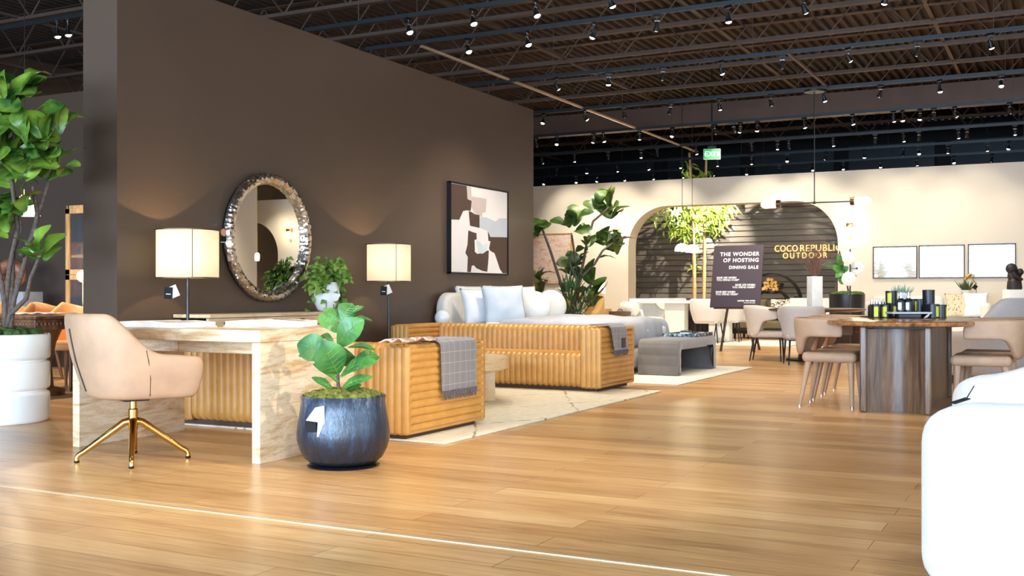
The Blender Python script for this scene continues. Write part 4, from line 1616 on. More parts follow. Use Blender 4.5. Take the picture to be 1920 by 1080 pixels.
m = MB(); m.box(-.2, .2, -.34, .34, 0, .012); obj('tray_base', m, 'mosaic', root)
m = MB()
for (a, b, c_, d) in ((-.215, -.195, -.36, .36), (.195, .215, -.36, .36), (-.195, .195, -.36, -.34), (-.195, .195, .34, .36)):
    m.box(a, b, c_, d, 0, .042)
obj('rim', m, 'mosaic', root)
root = thing('decor_box', 'small blue-banded box standing in the mosaic tray', 'box', (BX1 - .22, BB1 - .56, .455), .1)
m = MB(); m.rbox((0, 0, .03), (.11, .16, .06), .008, 2); obj('box', m, 'blue_glaze', root)
m = MB(); m.box(-.057, .057, -.084, .084, .022, .036); obj('band', m, 'paint_paleblue', root)


# ------------------------------------------------------------------ plants beyond the bed
def tree(label, px, Y, stems, clusters, leafm, wd, name='fig_tree', potr=.28, poth=.40, potm='charcoal_wood', seed=3, trunk='bark', kind='fig', rs=.018):
    b = OY(px, 600, Y)
    base = Vector((b.x, Y, 0))
    T = .459 * -b.x + .888 * Y
    root = thing(name, label, 'potted plant', base)
    m = MB(); m.lathe([(.01, 0), (potr * .8, 0), (potr * .84, .01), (potr, poth - .02), (potr, poth), (potr - .03, poth), (potr - .04, poth - .05), (.01, poth - .05)], 36); obj('pot', m, potm, root, ang=60)
    obj('moss', moss_bed(potr - .04, poth - .05, 40, seed, size=.03), 'moss_dark', root)
    m = MB()
    g_ = random.Random(seed)
    for i, st in enumerate(stems):
        pts = []
        dt = g_.uniform(-.25, .25)
        for k, (x, y) in enumerate(st):
            pts.append(at(x, y, T + dt * k / max(1, len(st) - 1)) - base)
        if st[0][1] >= 595:
            pts.insert(0, Vector((pts[0].x * .6, pts[0].y * .6, poth - .05)))
        m.tube(pts, [rs * (1 - .6 * k / len(pts)) for k in range(len(pts))], 7)
    obj('trunk', m, trunk, root, ang=70)
    m = MB()
    for i, (x, y, n_, L) in enumerate(clusters):
        c_ = at(x, y, T + g_.uniform(-.3, .3)) - base
        cluster(m, c_, Vector((.3 * math.sin(i * 2), -.2, 1)), n_, L, wd, g_, 1.25, kind)
    obj('foliage', m, leafm, root, ang=180)
    return root


tree('tall branching fiddle-leaf fig tree standing beyond the bed', 1072, 14.95,
     [[(1072, 600), (1078, 560), (1092, 500), (1102, 450), (1112, 415), (1130, 400), (1142, 388)], [(1066, 600), (1072, 570), (1090, 520), (1115, 495), (1130, 470), (1150, 455)],
      [(1070, 600), (1060, 560), (1048, 520), (1032, 470), (1018, 432), (1010, 425)], [(1074, 600), (1086, 540), (1078, 480), (1072, 440)], [(1074, 580), (1096, 548), (1112, 530)], [(1086, 530), (1070, 500), (1066, 480)]],
     [(1144, 398, 8, .33), (1118, 392, 4, .28), (1154, 470, 8, .34), (1135, 450, 5, .28), (1078, 420, 7, .31), (1068, 430, 4, .30), (1102, 465, 5, .24), (1008, 438, 8, .26), (1080, 500, 6, .26), (1110, 535, 5, .32), (1112, 560, 3, .3), (1066, 510, 3, .24)],
     'fig_leaf_dark', .84, 'fig_tree', .24, seed=9, rs=.03)
tree('dark rubber plant just past the end of the dark wall', 1012, 14.5, [[(1012, 600), (1010, 560), (1006, 528)]],
     [(1008, 530, 7, .30), (1010, 555, 7, .30), (1008, 575, 6, .26)], 'rubber_leaf', .42, 'rubber_plant', .2, .35, seed=5, kind='oval', rs=.014)

# lady palm: fans of narrow blades
b = OY(1066, 600, 14.2)
base = Vector((b.x, 14.2, 0))
T = .459 * -b.x + .888 * 14.2
root = thing('lady_palm', 'bushy dark green fan palm in front of the tall fig tree', 'potted plant', base)
m = MB(); m.lathe([(.01, 0), (.17, 0), (.2, .3), (.2, .33), (.17, .33), (.16, .29), (.01, .29)], 32); obj('pot', m, 'white_paint', root)
ms, m = MB(), MB()
g = random.Random(5)
for (x, y) in ((1062, 548), (1078, 545), (1098, 560), (1050, 575), (1105, 575), (1085, 585), (1058, 590), (1118, 552), (1070, 565), (1040, 575), (1068, 538), (1100, 570)):
    c_ = at(x, y, T + g.uniform(-.25, .2)) - base
    ms.tube([Vector((0, 0, .3)), Vector((c_.x * .4, c_.y * .4, .3 + (c_.z - .3) * .6)), c_], .006, 5)
    side = Vector((c_.x, c_.y, .25)).normalized()
    e1 = Vector((0, 0, 1)).cross(side).normalized()
    for k in range(9):
        a = -1.35 + 2.7 * k / 8
        d = (side * math.cos(a) + e1 * math.sin(a) + Vector((0, 0, .35 - abs(a) * .25))).normalized()
        m.leaf(c_, c_ + d * .27 * (1 - .12 * abs(a)), .04, Vector((0, 0, 1)), -.10, .2, 'oval', 4)
obj('stalks', ms, 'moss_dark', root)
obj('foliage', m, 'palm_leaf', root, ang=180)


# ------------------------------------------------------------------ far cream wall: pictures and sconces
def wall_picture(name, label, x0, x1, yt, yb, framem, artm, fw=.02, group=None, margin=0.0):
    a, b = OY(x0, (yt + yb) / 2, FY), OY(x1, (yt + yb) / 2, FY)
    z0, z1 = OY((x0 + x1) / 2, yb, FY).z, OY((x0 + x1) / 2, yt, FY).z
    hw_, hh_ = (b.x - a.x) / 2, (z1 - z0) / 2
    root = thing(name, label, 'picture', ((a.x + b.x) / 2, FY - .002, (z0 + z1) / 2), 0, group)
    m = MB()
    for (p0, p1, r0, r1) in ((-hw_, -hw_ + fw, -hh_, hh_), (hw_ - fw, hw_, -hh_, hh_), (-hw_, hw_, -hh_, -hh_ + fw), (-hw_, hw_, hh_ - fw, hh_)):
        m.box(p0, p1, -.035, 0, r0, r1)
    obj('frame', m, framem, root)
    obj('print', MB().box(-hw_ + fw, hw_ - fw, -.02, -.005, -hh_ + fw, hh_ - fw), artm, root)
    return root


wall_picture('framed_painting', 'pastel pink and yellow abstract painting in a gilt frame behind the fig tree', 995, 1073, 438, 533, 'gilt_frame', 'pastel_abstract', .025)
for (x0, x1, yt, yb, w_) in ((1637, 1720, 462, 522, 'nearest the wall lamp'), (1723, 1809, 459.5, 521.5, 'in the middle of the row'), (1815, 1905, 457, 521, 'above the brass desk lamp')):
    wall_picture('framed_print', 'pale line print in a thin dark frame, the one ' + w_, x0, x1, yt, yb, 'walnut_frame', 'line_print', .018, 'three pale prints above the white sofa')


def sconce(px, py, label):
    q = OY(px, py, FY)
    root = thing('wall_sconce', label, 'wall lamp', (q.x, FY, q.z), 0, 'up and down wall lamps')
    m = MB(); m.rbox((0, -.012, 0), (.10, .024, .12), .004, 2); obj('back_plate', m, 'brass', root)
    m = MB(); m.rbox((0, -.07, 0), (.13, .11, .07), .006, 2); obj('body', m, 'brass', root)
    for s in (-1, 1):
        m = MB(); m.lathe([(.01, 0), (.042, 0), (.045, .02), (.045, .17), (.03, .20), (.01, .205)], 24)
        m.xf(Matrix.Translation((0, -.07, s * .035)) @ Matrix.Diagonal((1, 1, s, 1)))
        obj('glass_shade', m, 'globe_glow', root)
        lamp_light('sconce_glow', 'POINT', root, (0, -.14, s * .16), 10, (1, .80, .52), .05)
    return root


sconce(1157, 433, 'lit brass wall lamp left of the arch behind the fig leaves')
sconce(1594, 422, 'lit brass wall lamp right of the arch')
root = sconce(1594, 422, 'lit brass wall lamp beside the second arch, seen in the round mirror')
root.location = (5.75, FY, 2.75)

# ------------------------------------------------------------------ outdoor corner behind the arch
BYF = BY - .035


BYW = 26.6 - .035


def wp(px, py):
    return OY(px, py, BYW)


q0, q1 = wp(1452, 466), wp(1576, 466)
root = thing('wall_sign', 'gold lit letters COCO REPUBLIC OUTDOOR on the boarded wall', 'wall sign', ((q0.x + q1.x) / 2, BYW, wp(1510, 466).z))
hw_ = (q1.x - q0.x) / 2
cap = abs(wp(1500, 460).z - wp(1500, 472).z)
for (wd_, xa_, xb_) in (('COCO', 1452.5, 1495.5), ('REPUBLIC', 1499.5, 1577)):
    text('word', wd_, 'letter_glow', root, (wp(xa_, 466).x - root.location.x, -.03, 0), .25, align='LEFT', ext=.015, space=1.08, fit=(wp(xb_, 466).x - wp(xa_, 466).x, cap))
dz = wp(1510, 479.5).z - wp(1510, 466).z
text('word', 'OUTDOOR', 'letter_glow', root, (wp(1468, 479).x - root.location.x, -.03, dz), .25, align='LEFT', off=.0, ext=.015, space=1.42, fit=(abs(wp(1552, 479).x - wp(1469, 479).x), cap * .92))
lamp_light('sign_wash', 'POINT', root, (0, -.5, .55), 6, (1, .85, .6), .1)


def bamboo(label, px, Y, hgt, lean, tufts, seed):
    b = OY(px, 600, Y)
    root = thing('bamboo', label, 'bamboo plant', (b.x, Y, 0), 0, 'bamboo in the outdoor corner')
    m = MB()
    pts, rs = [], []
    n_ = 36
    for i in range(n_ + 1):
        u = i / n_
        pts.append((lean * u * u, .03 * math.sin(4 * u), hgt * u))
        rs.append((.050 - .022 * u) * (1.14 if i % 3 == 0 else 1))
    m.tube(pts, rs, 10); obj('cane', m, 'bamboo_cane', root, ang=70)
    m = MB(); m.lathe([(.01, 0), (.17, 0), (.2, .36), (.17, .36), (.16, .32), (.01, .32)], 28); obj('pot', m, 'black_ceramic', root)
    g_ = random.Random(seed)
    m = MB()
    for (px_, py_, n__, sp) in tufts:
        c0 = OY(px_, py_, Y) - Vector((b.x, Y, 0))
        for k in range(n__):
            c_ = c0 + Vector((g_.gauss(0, sp), g_.gauss(0, sp * .8), g_.gauss(0, sp)))
            d = Vector((g_.uniform(-.8, .8), g_.uniform(-.8, .5), g_.uniform(-1.3, .1))).normalized()
            m.leaf(c_, c_ + d * g_.uniform(.16, .30), .045, Vector((g_.uniform(-.4, .4), -.8, .6)), .15, .1, 'oval', 4)
    obj('foliage', m, 'bamboo_leaf', root, ang=180)
    return root


bamboo('slender bamboo with bright hanging leaves left of the sale sign', 1302, 25.2, 4.4, -.12,
       [(1268, 398, 60, .17), (1285, 405, 75, .2), (1276, 425, 55, .15), (1295, 392, 75, .2), (1282, 442, 25, .09), (1290, 320, 26, .15), (1300, 335, 24, .16), (1296, 360, 20, .15), (1218, 396, 16, .13), (1236, 390, 16, .12)], 3)
bamboo('slender bamboo with bright hanging leaves just behind the sale sign', 1319, 25.75, 4.3, .08,
       [(1325, 398, 75, .2), (1342, 405, 70, .18), (1315, 415, 55, .17), (1350, 390, 55, .16), (1346, 425, 28, .11), (1312, 440, 16, .08), (1360, 395, 24, .1), (1308, 500, 8, .07), (1318, 330, 22, .14)], 8)

# spotlight standing behind the bamboo throws its leaf shadows on the boards
for (pxl, ptx, pty, w_) in ((1405, 1262, 500, 'right'), (1235, 1425, 470, 'left')):
    L_ = OY(pxl, 400, 24.75)
    L_.z = 3.5
    root = thing('garden_spotlight', 'small black spotlight hung inside the arch top, the %s one' % w_, 'spotlight', L_, 0, 'spotlights inside the arch')
    aim = (wp(ptx, pty) - L_).normalized()
    quat = aim.to_track_quat('-Z', 'Y')
    m = MB(); m.lathe([(.01, .06), (.035, .05), (.04, -.05), (.03, -.05), (.028, -.045), (.01, -.045)], 16); m.xf(quat.to_matrix().to_4x4()); obj('housing', m, 'black_metal', root)
    m = MB(); m.tube([(0, 0, .04), (0, 0, DECK - 3.5)], .008, 6); obj('hanger', m, 'black_metal', root)
    lo = lamp_light('garden_beam', 'SPOT', root, aim * .07, 1100, (1, .92, .82), .012, quat.to_euler(), rad(80), .6)


# firewood holder: black steel ring with an inner arc and two stacks of logs
fc = OY(1447, 562, 25.6)
RR = .70
root = thing('firewood_rack', 'round black steel firewood rack with an inner arc against the boarded wall', 'firewood rack', (fc.x, 25.6, .06))
m = MB()
rings = []
for i in range(73):
    a = 2 * PI * i / 72
    rg = []
    for (rr, yy) in ((RR - .02, -.17), (RR, -.17), (RR, .17), (RR - .02, .17)):
        rg.append((rr * math.cos(a), yy, RR + rr * math.sin(a)))
    rings.append(rg)
m.loft(rings, True, False)
merge_obj('outer_ring', m, 'black_metal', root)
for (r_, cz, a0, a1, nm) in ((.43, .40, -10, 190, 'inner_arc'), (.24, .74, 180, 360, 'log_cradle'), (.60, .72, 195, 345, 'log_cradle')):
    m = MB(); rings = []
    for i in range(37):
        a = rad(a0 + (a1 - a0) * i / 36)
        rings.append([(rr * math.cos(a), yy, cz + rr * math.sin(a)) for (rr, yy) in ((r_ - .012, -.16), (r_ + .012, -.16), (r_ + .012, .16), (r_ - .012, .16))])
    m.loft(rings, True, True)
    m.xf(Matrix.Translation((0, 0, {('inner_arc'): .18, ('log_cradle'): .42 if r_ < .3 else .28}[nm])))
    obj(nm, m, 'black_metal', root)
m = MB(); m.box(-.35, .35, -.16, .16, -.06, -.0); obj('foot', m, 'black_metal', root)
g = random.Random(2)
kk = 0
LOGS = []
for (cx_, cz_, rows, grp_) in ((.0, .06 + 1.02, (5, 4, 4, 2), 'upper'), (-.05, .06 + .46, (7, 6), 'lower')):
    for r0_, cnt in enumerate(rows):
        for j in range(cnt):
            LOGS.append((cx_ + (j - (cnt - 1) / 2) * .083 + g.uniform(-.01, .01), cz_ + r0_ * .075 + g.uniform(-.008, .008), grp_))
log0 = None
for (x_, z_, grp_) in LOGS:
    lab = 'split firewood log in the %s stack of the round rack' % grp_
    if log0 is None:
        m = MB()
        pts = [(.042 * math.cos(2 * PI * i / 9) * (1 + .18 * math.sin(3 * i)), .042 * math.sin(2 * PI * i / 9) * (1 + .15 * math.cos(2 * i))) for i in range(9)]
        m.prism(pts, -.16, .16, 'xz')
        log0 = tag(obj('firewood_log', m, 'log_wood', loc=(fc.x + x_, 25.58, z_)), lab, 'log', 'logs in the %s stack' % grp_)
        log0.rotation_euler = (0, 0, 0)
    else:
        o = log0.copy(); COL.objects.link(o)
        o.location = (fc.x + x_, 25.58 + g.uniform(-.03, .03), z_)
        o.rotation_euler = (0, g.uniform(0, 6), g.uniform(-.05, .05))
        tag(o, lab, 'log', 'logs in the %s stack' % grp_)


# outdoor sofas with cushions
def outdoor_sofa(label, x0, x1, Y, mat_, seat=.40, back=.72, D=.85):
    root = thing('outdoor_sofa', label, 'sofa', ((x0 + x1) / 2, Y, 0))
    L = x1 - x0
    m = MB(); m.rbox((0, 0, .16), (L, D, .10), .01, 2); obj('frame', m, 'black_metal', root)
    n_ = max(2, round(L / .75))
    for k in range(n_):
        xx = -L / 2 + L * (k + .5) / n_
        m = MB(); m.rbox((xx, -.04, .30), (L / n_ - .01, D - .10, .18), .05, 3); obj('seat_cushion', m, mat_, root)
        m = MB(); m.rbox((xx, D / 2 - .16, .56), (L / n_ - .01, .20, back - .36), .07, 3, Matrix.Rotation(-.14, 4, 'X')); obj('back_cushion', m, mat_, root)
    for s in (-1, 1):
        m = MB(); m.rbox((s * (L / 2 - .03), 0, .36), (.05, D, .40), .01, 2); obj('arm', m, 'black_metal', root)
    for sx_ in (-1, 1):
        for sy_ in (-1, 1):
            m = MB(); m.box(sx_ * (L / 2 - .05) - .02, sx_ * (L / 2 - .05) + .02, sy_ * (D / 2 - .05) - .02, sy_ * (D / 2 - .05) + .02, 0, .12); obj('leg', m, 'black_metal', root)
    return root


a, b = OY(1203, 560, 24.95), OY(1284, 560, 24.95)
outdoor_sofa('dark brown outdoor sofa behind the white dining table', a.x, b.x, 25.55, 'brown_fabric', back=.90)
a, b = OY(1380, 560, 23.2), OY(1482, 560, 23.2)
outdoor_sofa('olive outdoor sofa below the firewood rack', a.x, b.x, 23.3, 'olive_fabric', back=.80)
for (px, mat_, lab, s_) in ((1418, 'olive_fabric', 'plain olive cushion on the outdoor sofa', .44), (1462, 'leaf_print_fabric', 'leaf-patterned black and cream cushion on the olive sofa', .44)):
    q = OY(px, 570, 23.28)
    o = merge_obj('cushion', pillow(s_, s_, .16, seed=px), mat_, ang=180)
    o.location = (q.x, 23.28, .43); o.rotation_euler = (-.2, 0, .1)
    tag(o, lab, 'cushion')
q = OY(1479, 570, 23.15)
m = MB(); m.ellipsoid((0, 0, .17), .17, .10, .17, 24, 14)
o = obj('cushion', m, 'white_boucle', loc=(q.x, 23.15, .43), ang=180)
tag(o, 'small round white cushion beside the leaf-patterned one', 'cushion')
a, b = OY(1482, 570, 22.9), OY(1558, 570, 22.9)
root = thing('display_plinth', 'low white display plinth behind the stone vase', 'plinth', ((a.x + b.x) / 2, 23.1, 0))
m = MB(); m.rbox((0, 0, .445), (b.x - a.x, .5, .87), .01, 2); obj('body', m, 'white_paint', root)
m = MB(); m.box((a.x - b.x) / 2 + .02, (b.x - a.x) / 2 - .02, -.23, .23, 0, .015); obj('plinth_foot', m, 'black_metal', root)

# white daybed with bolster and woven basket
q = OY(1160, 600, 19.6)
root = thing('daybed', 'white upholstered daybed between the ochre chair and the white dining table', 'daybed', (q.x, 19.75, 0))
m = MB(); m.rbox((0, 0, .30), (1.25, .95, .44), .08, 4); obj('seat', m, 'white_boucle', root)
m = MB(); m.rbox((0, 0, .05), (1.1, .8, .1), .01, 2); obj('plinth', m, 'black_metal', root)
root = thing('bolster', 'fat white cylindrical bolster on the daybed', 'bolster', (q.x + .06, 20.0, .52 + .147))
m = MB(); m.lathe([(.02, -.19), (.10, -.186), (.145, -.14), (.15, 0), (.145, .14), (.10, .186), (.02, .19)], 28, M=Matrix.Rotation(PI / 2, 4, 'Y')); obj('cover', m, 'cream_fabric', root, ang=70)
root = thing('woven_basket', 'brown woven tray basket in front of the white bolster', 'basket', (q.x + .02, 19.62, .525))
m = MB(); m.lathe([(.01, 0), (.17, 0), (.19, .02), (.2, .10), (.185, .10), (.175, .02), (.01, .015)], 28, p=3.4); obj('basket_body', m, 'basket_weave', root)
m = MB(); m.tube([(-.06, 0, .10), (-.03, 0, .14), (.03, 0, .14), (.06, 0, .10)], .008, 6); obj('handle', m, 'basket_weave', root)

# ochre chair, side table and glass table lamp near the far wall
q = OY(1085, 600, 21.6)
root = thing('tub_chair', 'ochre curved-back lounge chair behind the fig tree stems', 'chair', (q.x, 21.6, 0), rad(-95))
obj('shell', shell(.95, .85, .42, .25, lambda s: 1.02 - .42 * smooth(.35, .95, abs(s)), lambda s: .08, .16), 'ochre_fabric', root, mods=[SUB], ang=180)
for k, z in enumerate((.22, .40)):
    m = MB(); m.rbox((.10, 0, z), (.72, .66, .17), .075, 4); obj('seat_cushion', m, 'ochre_fabric', root)
m = MB(); m.lathe([(.01, 0), (.3, 0), (.3, .09), (.01, .09)], 24); obj('base', m, 'walnut_frame', root)
o = merge_obj('cushion', pillow(.36, .36, .14, seed=4), 'leaf_print_fabric', ang=180)
o.location = (q.x + .03, 21.50, .49); o.rotation_euler = (-.25, 0, .1)
tag(o, 'black and white patterned cushion on the ochre chair', 'cushion')
q = OY(1121, 590, 22.4)
root = thing('side_table', 'pale burl wood side table holding the glass lamp', 'side table', (q.x, 22.4, 0))
m = MB(); m.rbox((0, 0, .33), (.50, .45, .62), .01, 2); obj('body', m, 'pale_oak', root)
m = MB(); m.rbox((0, -.2255, .36), (.44, .01, .20), .004, 2); obj('drawer', m, 'oak_cabinet', root)
m = MB(); m.box(-.22, .22, -.2, .2, 0, .02); obj('foot', m, 'black_metal', root)
root = thing('table_lamp', 'lit table lamp with glass column and white shade on the side table', 'table lamp', (q.x, 22.4, .641))
m = MB(); m.lathe([(.01, 0), (.105, 0), (.105, .02), (.01, .02)], 24); obj('base', m, 'brass', root)
m = MB(); m.lathe([(.10, .02), (.10, .30)], 28); obj('column', m, 'clear_glass', root)
m = MB(); m.tube([(0, 0, .02), (0, 0, .34)], .008, 8); m.lathe([(.01, .30), (.105, .30), (.105, .312), (.01, .312)], 24); obj('stem', m, 'brass', root)
m = MB(); m.lathe([(.165, .335), (.155, .585)], 32, cap=False); obj('lamp_shade', m, 'dome_glow', root, mods=[('SOLIDIFY', dict(thickness=.004))])
lamp_light('lamp_glow', 'POINT', root, (0, 0, .46), 14, (1, .78, .5), .05)
# white bed against the far wall, mostly hidden
q = OY(1030, 600, 22.6)
root = thing('upholstered_bed', 'white bed with round-topped headboard against the far wall', 'bed', (q.x, 22.8, 0))
m = MB(); m.prism(arch_pts(-.55, .55, 1.12, .3, 8), .85, 1.0); obj('headboard', m, 'white_boucle', root, mods=[BEV(.05, 3)])
m = MB(); m.rbox((0, 0, .30), (1.05, 1.8, .5), .10, 4); obj('mattress', m, 'white_boucle', root)
m = MB(); m.box(-.45, .45, -.8, .8, 0, .06); obj('base', m, 'walnut_frame', root)
for i, (dx, mat_, lab) in enumerate(((-.2, 'linen_white', 'white square pillow on the bed behind the fig tree'), (.14, 'warm_grey_fabric', 'taupe pillow on the bed behind the fig tree'))):
    o = merge_obj('pillow', pillow(.5, .42, .18, seed=i), mat_, ang=180)
    o.location = (q.x + dx, 23.42 - .2 * i, .555); o.rotation_euler = (-.3, 0, .1)
    tag(o, lab, 'pillow')


# ------------------------------------------------------------------ dining chairs
def chair_shell(root, W, D, mat_, zt, zb, legm, seat_z=.45, legs='fabric', th=.055, arm=.12, rb=.30, splay=.05, seatW=.48, seatD=.46, p=2.4, scale=None):
    obj('backrest', shell(W, D, rb, arm, zt, zb, th, scale or (lambda z: 1.0), lambda z: -.10 * max(0, z - .45), p, 22, 4), mat_, root, mods=[SUB], ang=180)
    m = MB(); m.rbox((.02, 0, seat_z - .045), (seatD, seatW, .09), .04, 3); obj('seat', m, mat_, root)
    for sx_ in (-1, 1):
        for sy_ in (-1, 1):
            x, y = .02 + sx_ * (seatD / 2 - .055), sy_ * (seatW / 2 - .055)
            r0, r1 = (.030, .014) if legs == 'fabric' else (.016, .008)
            lg = obj('leg', taper_leg((x, y, seat_z - .06), (x + sx_ * splay * (1.5 if sx_ < 0 else .35), y + sy_ * splay * .6, .0), r0, r1), legm, root, ang=70)
            if legs == 'fabric':
                m = MB(); m.lathe([(.001, .0), (.0165, .0), (.0165, .014), (.001, .014)], 10, c=(x + sx_ * splay * (1.5 if sx_ < 0 else .35), y + sy_ * splay * .6, 0)); obj('foot_cap', m, 'chrome', lg)
    if legs != 'fabric':
        m = MB(); m.box(.02 - seatD / 2 + .04, .02 + seatD / 2 - .04, -seatW / 2 + .04, seatW / 2 - .04, seat_z - .105, seat_z - .09); obj('seat_frame', m, legm, root)


# tan leather chairs round the walnut table: wrap-round back cut away below
def tan_chair(label, loc, rz, group):
    root = thing('dining_chair', label, 'chair', loc, rz, group)
    zt_ = lambda s: .775 - .015 * abs(s)
    zb_ = lambda s: .44 + .165 * smooth(.20, .50, abs(s))
    chair_shell(root, .54, .52, 'tan_leather', zt_, zb_, 'tan_leather', .475, 'fabric', .06, .17, .26)
    return root


GT = 'tan leather chairs at the walnut table'
base = tan_chair('tan leather dining chair with wrapped legs, nearest on the left of the walnut table', (-1.83, 9.64, 0), 0, GT)
dup(base, (-1.85, 10.28, 0), .03, 'tan leather dining chair, the middle of three on the left of the walnut table')
dup(base, (-1.87, 10.94, 0), -.02, 'tan leather dining chair, the farthest of three on the left of the walnut table')
dup(base, (-.60, 9.68, 0), PI, 'tan leather dining chair at the right of the walnut table, nearer the white sofas')
dup(base, (-.585, 10.36, 0), PI, 'tan leather dining chair right of the walnut table, behind the other one there')

# walnut table: racetrack top on a base of curved boards
TX, TY = -1.24, 10.05
root = thing('dining_table', 'walnut dining table with rounded top and curved panel base', 'table', (TX, TY, 0))
poly = []
for i in range(72):
    a = 2 * PI * i / 72
    c_, s_ = math.cos(a), math.sin(a)
    poly.append((math.copysign(abs(c_) ** (2 / 2.5), c_) * .66, math.copysign(abs(s_) ** (2 / 2.5), s_) * 1.15))
m = MB()
m.loft([[(x * k, y * k, z) for x, y in poly] for (k, z) in ((.965, .712), (.995, .720), (1, .735), (.995, .748), (.98, .752))], True, True)
obj('tabletop', m, 'walnut_top', root, ang=35)
hx_, hy_ = .26, .85
for s in (-1, 1):
    pts_o, pts_i = [], []
    for k in range(15):
        u = -1 + 2 * k / 14
        yy = s * (hy_ - .13 * (1 - u * u))
        pts_o.append((u * (hx_ - .03), yy)); pts_i.append((u * (hx_ - .03), yy - s * .03))
    m = MB(); m.prism(pts_o + pts_i[::-1], .0, .685, 'xy'); obj('end_panel', m, 'walnut_vertical', root, ang=30)
    for sx_ in (-1, 1):
        m = MB(); m.rbox((sx_ * (hx_ - .01), s * (hy_ - .005), .355), (.055, .055, .71), .014, 3); obj('corner_post', m, 'walnut_vertical', root)
    pts_o = []; pts_i = []
    for k in range(15):
        u = -1 + 2 * k / 14
        xx = s * (hx_ - .01 - .05 * (1 - u * u))
        pts_o.append((xx, u * (hy_ - .03))); pts_i.append((xx - s * .03, u * (hy_ - .03)))
    m = MB(); m.prism(pts_o + pts_i[::-1], 0, .69, 'xy'); obj('side_panel', m, 'walnut_vertical', root, ang=30)
m = MB(); m.box(-hx_ + .05, hx_ - .05, -hy_ + .17, hy_ - .17, .68, .713); obj('subframe', m, 'black_metal', root)


# grey winged chairs at the round dark table
def wing_chair(label, loc, rz, group, mat_='warm_grey_fabric'):
    root = thing('dining_chair', label, 'chair', loc, rz, group)
    zt_ = lambda s: .81 - .055 * smooth(.4, 1.0, abs(s))
    zb_ = lambda s: .36 + .22 * smooth(.48, .68, abs(s)) + .03 * smooth(.68, 1.0, abs(s))
    chair_shell(root, .52, .52, mat_, zt_, zb_, 'black_metal', .435, 'metal', .045, .20, .25, .045, .46, .47, 2.2, lambda z: 1.0 + .10 * smooth(.45, .8, z))
    m = MB(); m.tube([(-.262 - .10 * max(0, z - .45) - .026 * smooth(.45, .8, z) - .012, 0, z) for z in (.40, .5, .6, .7, .77)], .0035, 6); obj('back_seam', m, 'seam_dark', root)
    return root


GW = 'grey winged chairs at the round dark table'
c1 = G(1428, 677, 0)
wing_chair('warm grey winged dining chair seen from its side, left of the round dark table', (c1.x + .05, c1.y + .12, 0), rad(8), GW)
c2 = G(1503, 684, 0)
wing_chair('grey winged dining chair seen from behind, in front of the round dark table', (c2.x - .02, c2.y + .06, 0), rad(112), GW, 'soft_grey_fabric')
wing_chair('grey winged dining chair right of the round dark table, behind the tan chairs', (-2.28, 15.55, 0), rad(195), GW, 'soft_grey_fabric')

# round dark table, stone vase with twigs
RT = Vector((-3.35, 15.95, 0))
root = thing('dining_table', 'round dark wood dining table on a disc pedestal with the stone vase', 'table', RT)
m = MB(); m.lathe([(.70, .715), (.78, .73), (.80, .745), (.80, .755), (.79, .76), (.01, .76), (.01, .715)], 72); obj('tabletop', m, 'dark_table_wood', root, ang=30)
m = MB(); m.lathe([(.16, .03), (.13, .2), (.14, .5), (.25, .715)], 40); obj('column', m, 'dark_table_wood', root)
m = MB(); m.lathe([(.30, 0), (.33, .006), (.33, .02), (.14, .034)], 48); obj('base_disc', m, 'black_metal', root)
q = G(1521, 578, .765)
vz = Vector((RT.x + .12, RT.y - .18, .761))
root = thing('stone_vase', 'tall square pale stone vase holding dry twigs on the round dark table', 'vase', vz, rad(40))
m = MB(); m.rbox((0, 0, .232), (.165, .165, .464), .006, 2); obj('body', m, 'pale_stone', root)
m = MB(); m.rbox((0, 0, .463), (.12, .12, .006), .002, 1); obj('mouth', m, 'seam_dark', root)
root = thing('dry_branches', 'spray of thin reddish dry twigs in the stone vase', 'dried branches', vz + Vector((0, 0, .467)))
g = random.Random(9)
m = MB()
for i in range(30):
    a = g.uniform(0, 2 * PI)
    sp_ = g.uniform(.05, .36)
    hgt = g.uniform(.25, .62)
    p0 = Vector((.03 * math.cos(a), .03 * math.sin(a), 0))
    pts = [p0, p0 + Vector((math.cos(a) * sp_ * .35, math.sin(a) * sp_ * .35, hgt * .5)), p0 + Vector((math.cos(a) * sp_ + g.uniform(-.05, .05), math.sin(a) * sp_, hgt))]
    m.tube(pts, [.0045, .003, .0015], 5)
    for k in range(4):
        b0 = pts[1].lerp(pts[2], k / 4)
        m.tube([b0, b0 + Vector((g.uniform(-.12, .12), g.uniform(-.12, .12), g.uniform(.03, .16)))], [.0025, .001], 4)
obj('twigs', m, 'dry_twig', root)

# white outdoor dining set
WT = OY(1292, 565, 20.9)
root = thing('dining_table', 'white outdoor dining table with slab legs in front of the arch', 'table', (WT.x, 20.9, .02))
m = MB(); m.rbox((0, 0, .785), (1.9, .95, .05), .008, 2); obj('tabletop', m, 'white_paint', root)
for x in (-.20, .62):
    m = MB(); m.rbox((x, -.2 if x < 0 else .1, .38), (.42, .26, .76), .02, 3); obj('leg_slab', m, 'stoneware_white', root)
wr = thing('area_rug', 'pale outdoor rug under the white dining table', 'rug', (WT.x + .3, 20.9, 0))
m = MB(); m.rbox((0, 0, .009), (3.9, 2.3, .018), .006, 2); obj('pile', m, 'pale_rug', wr)


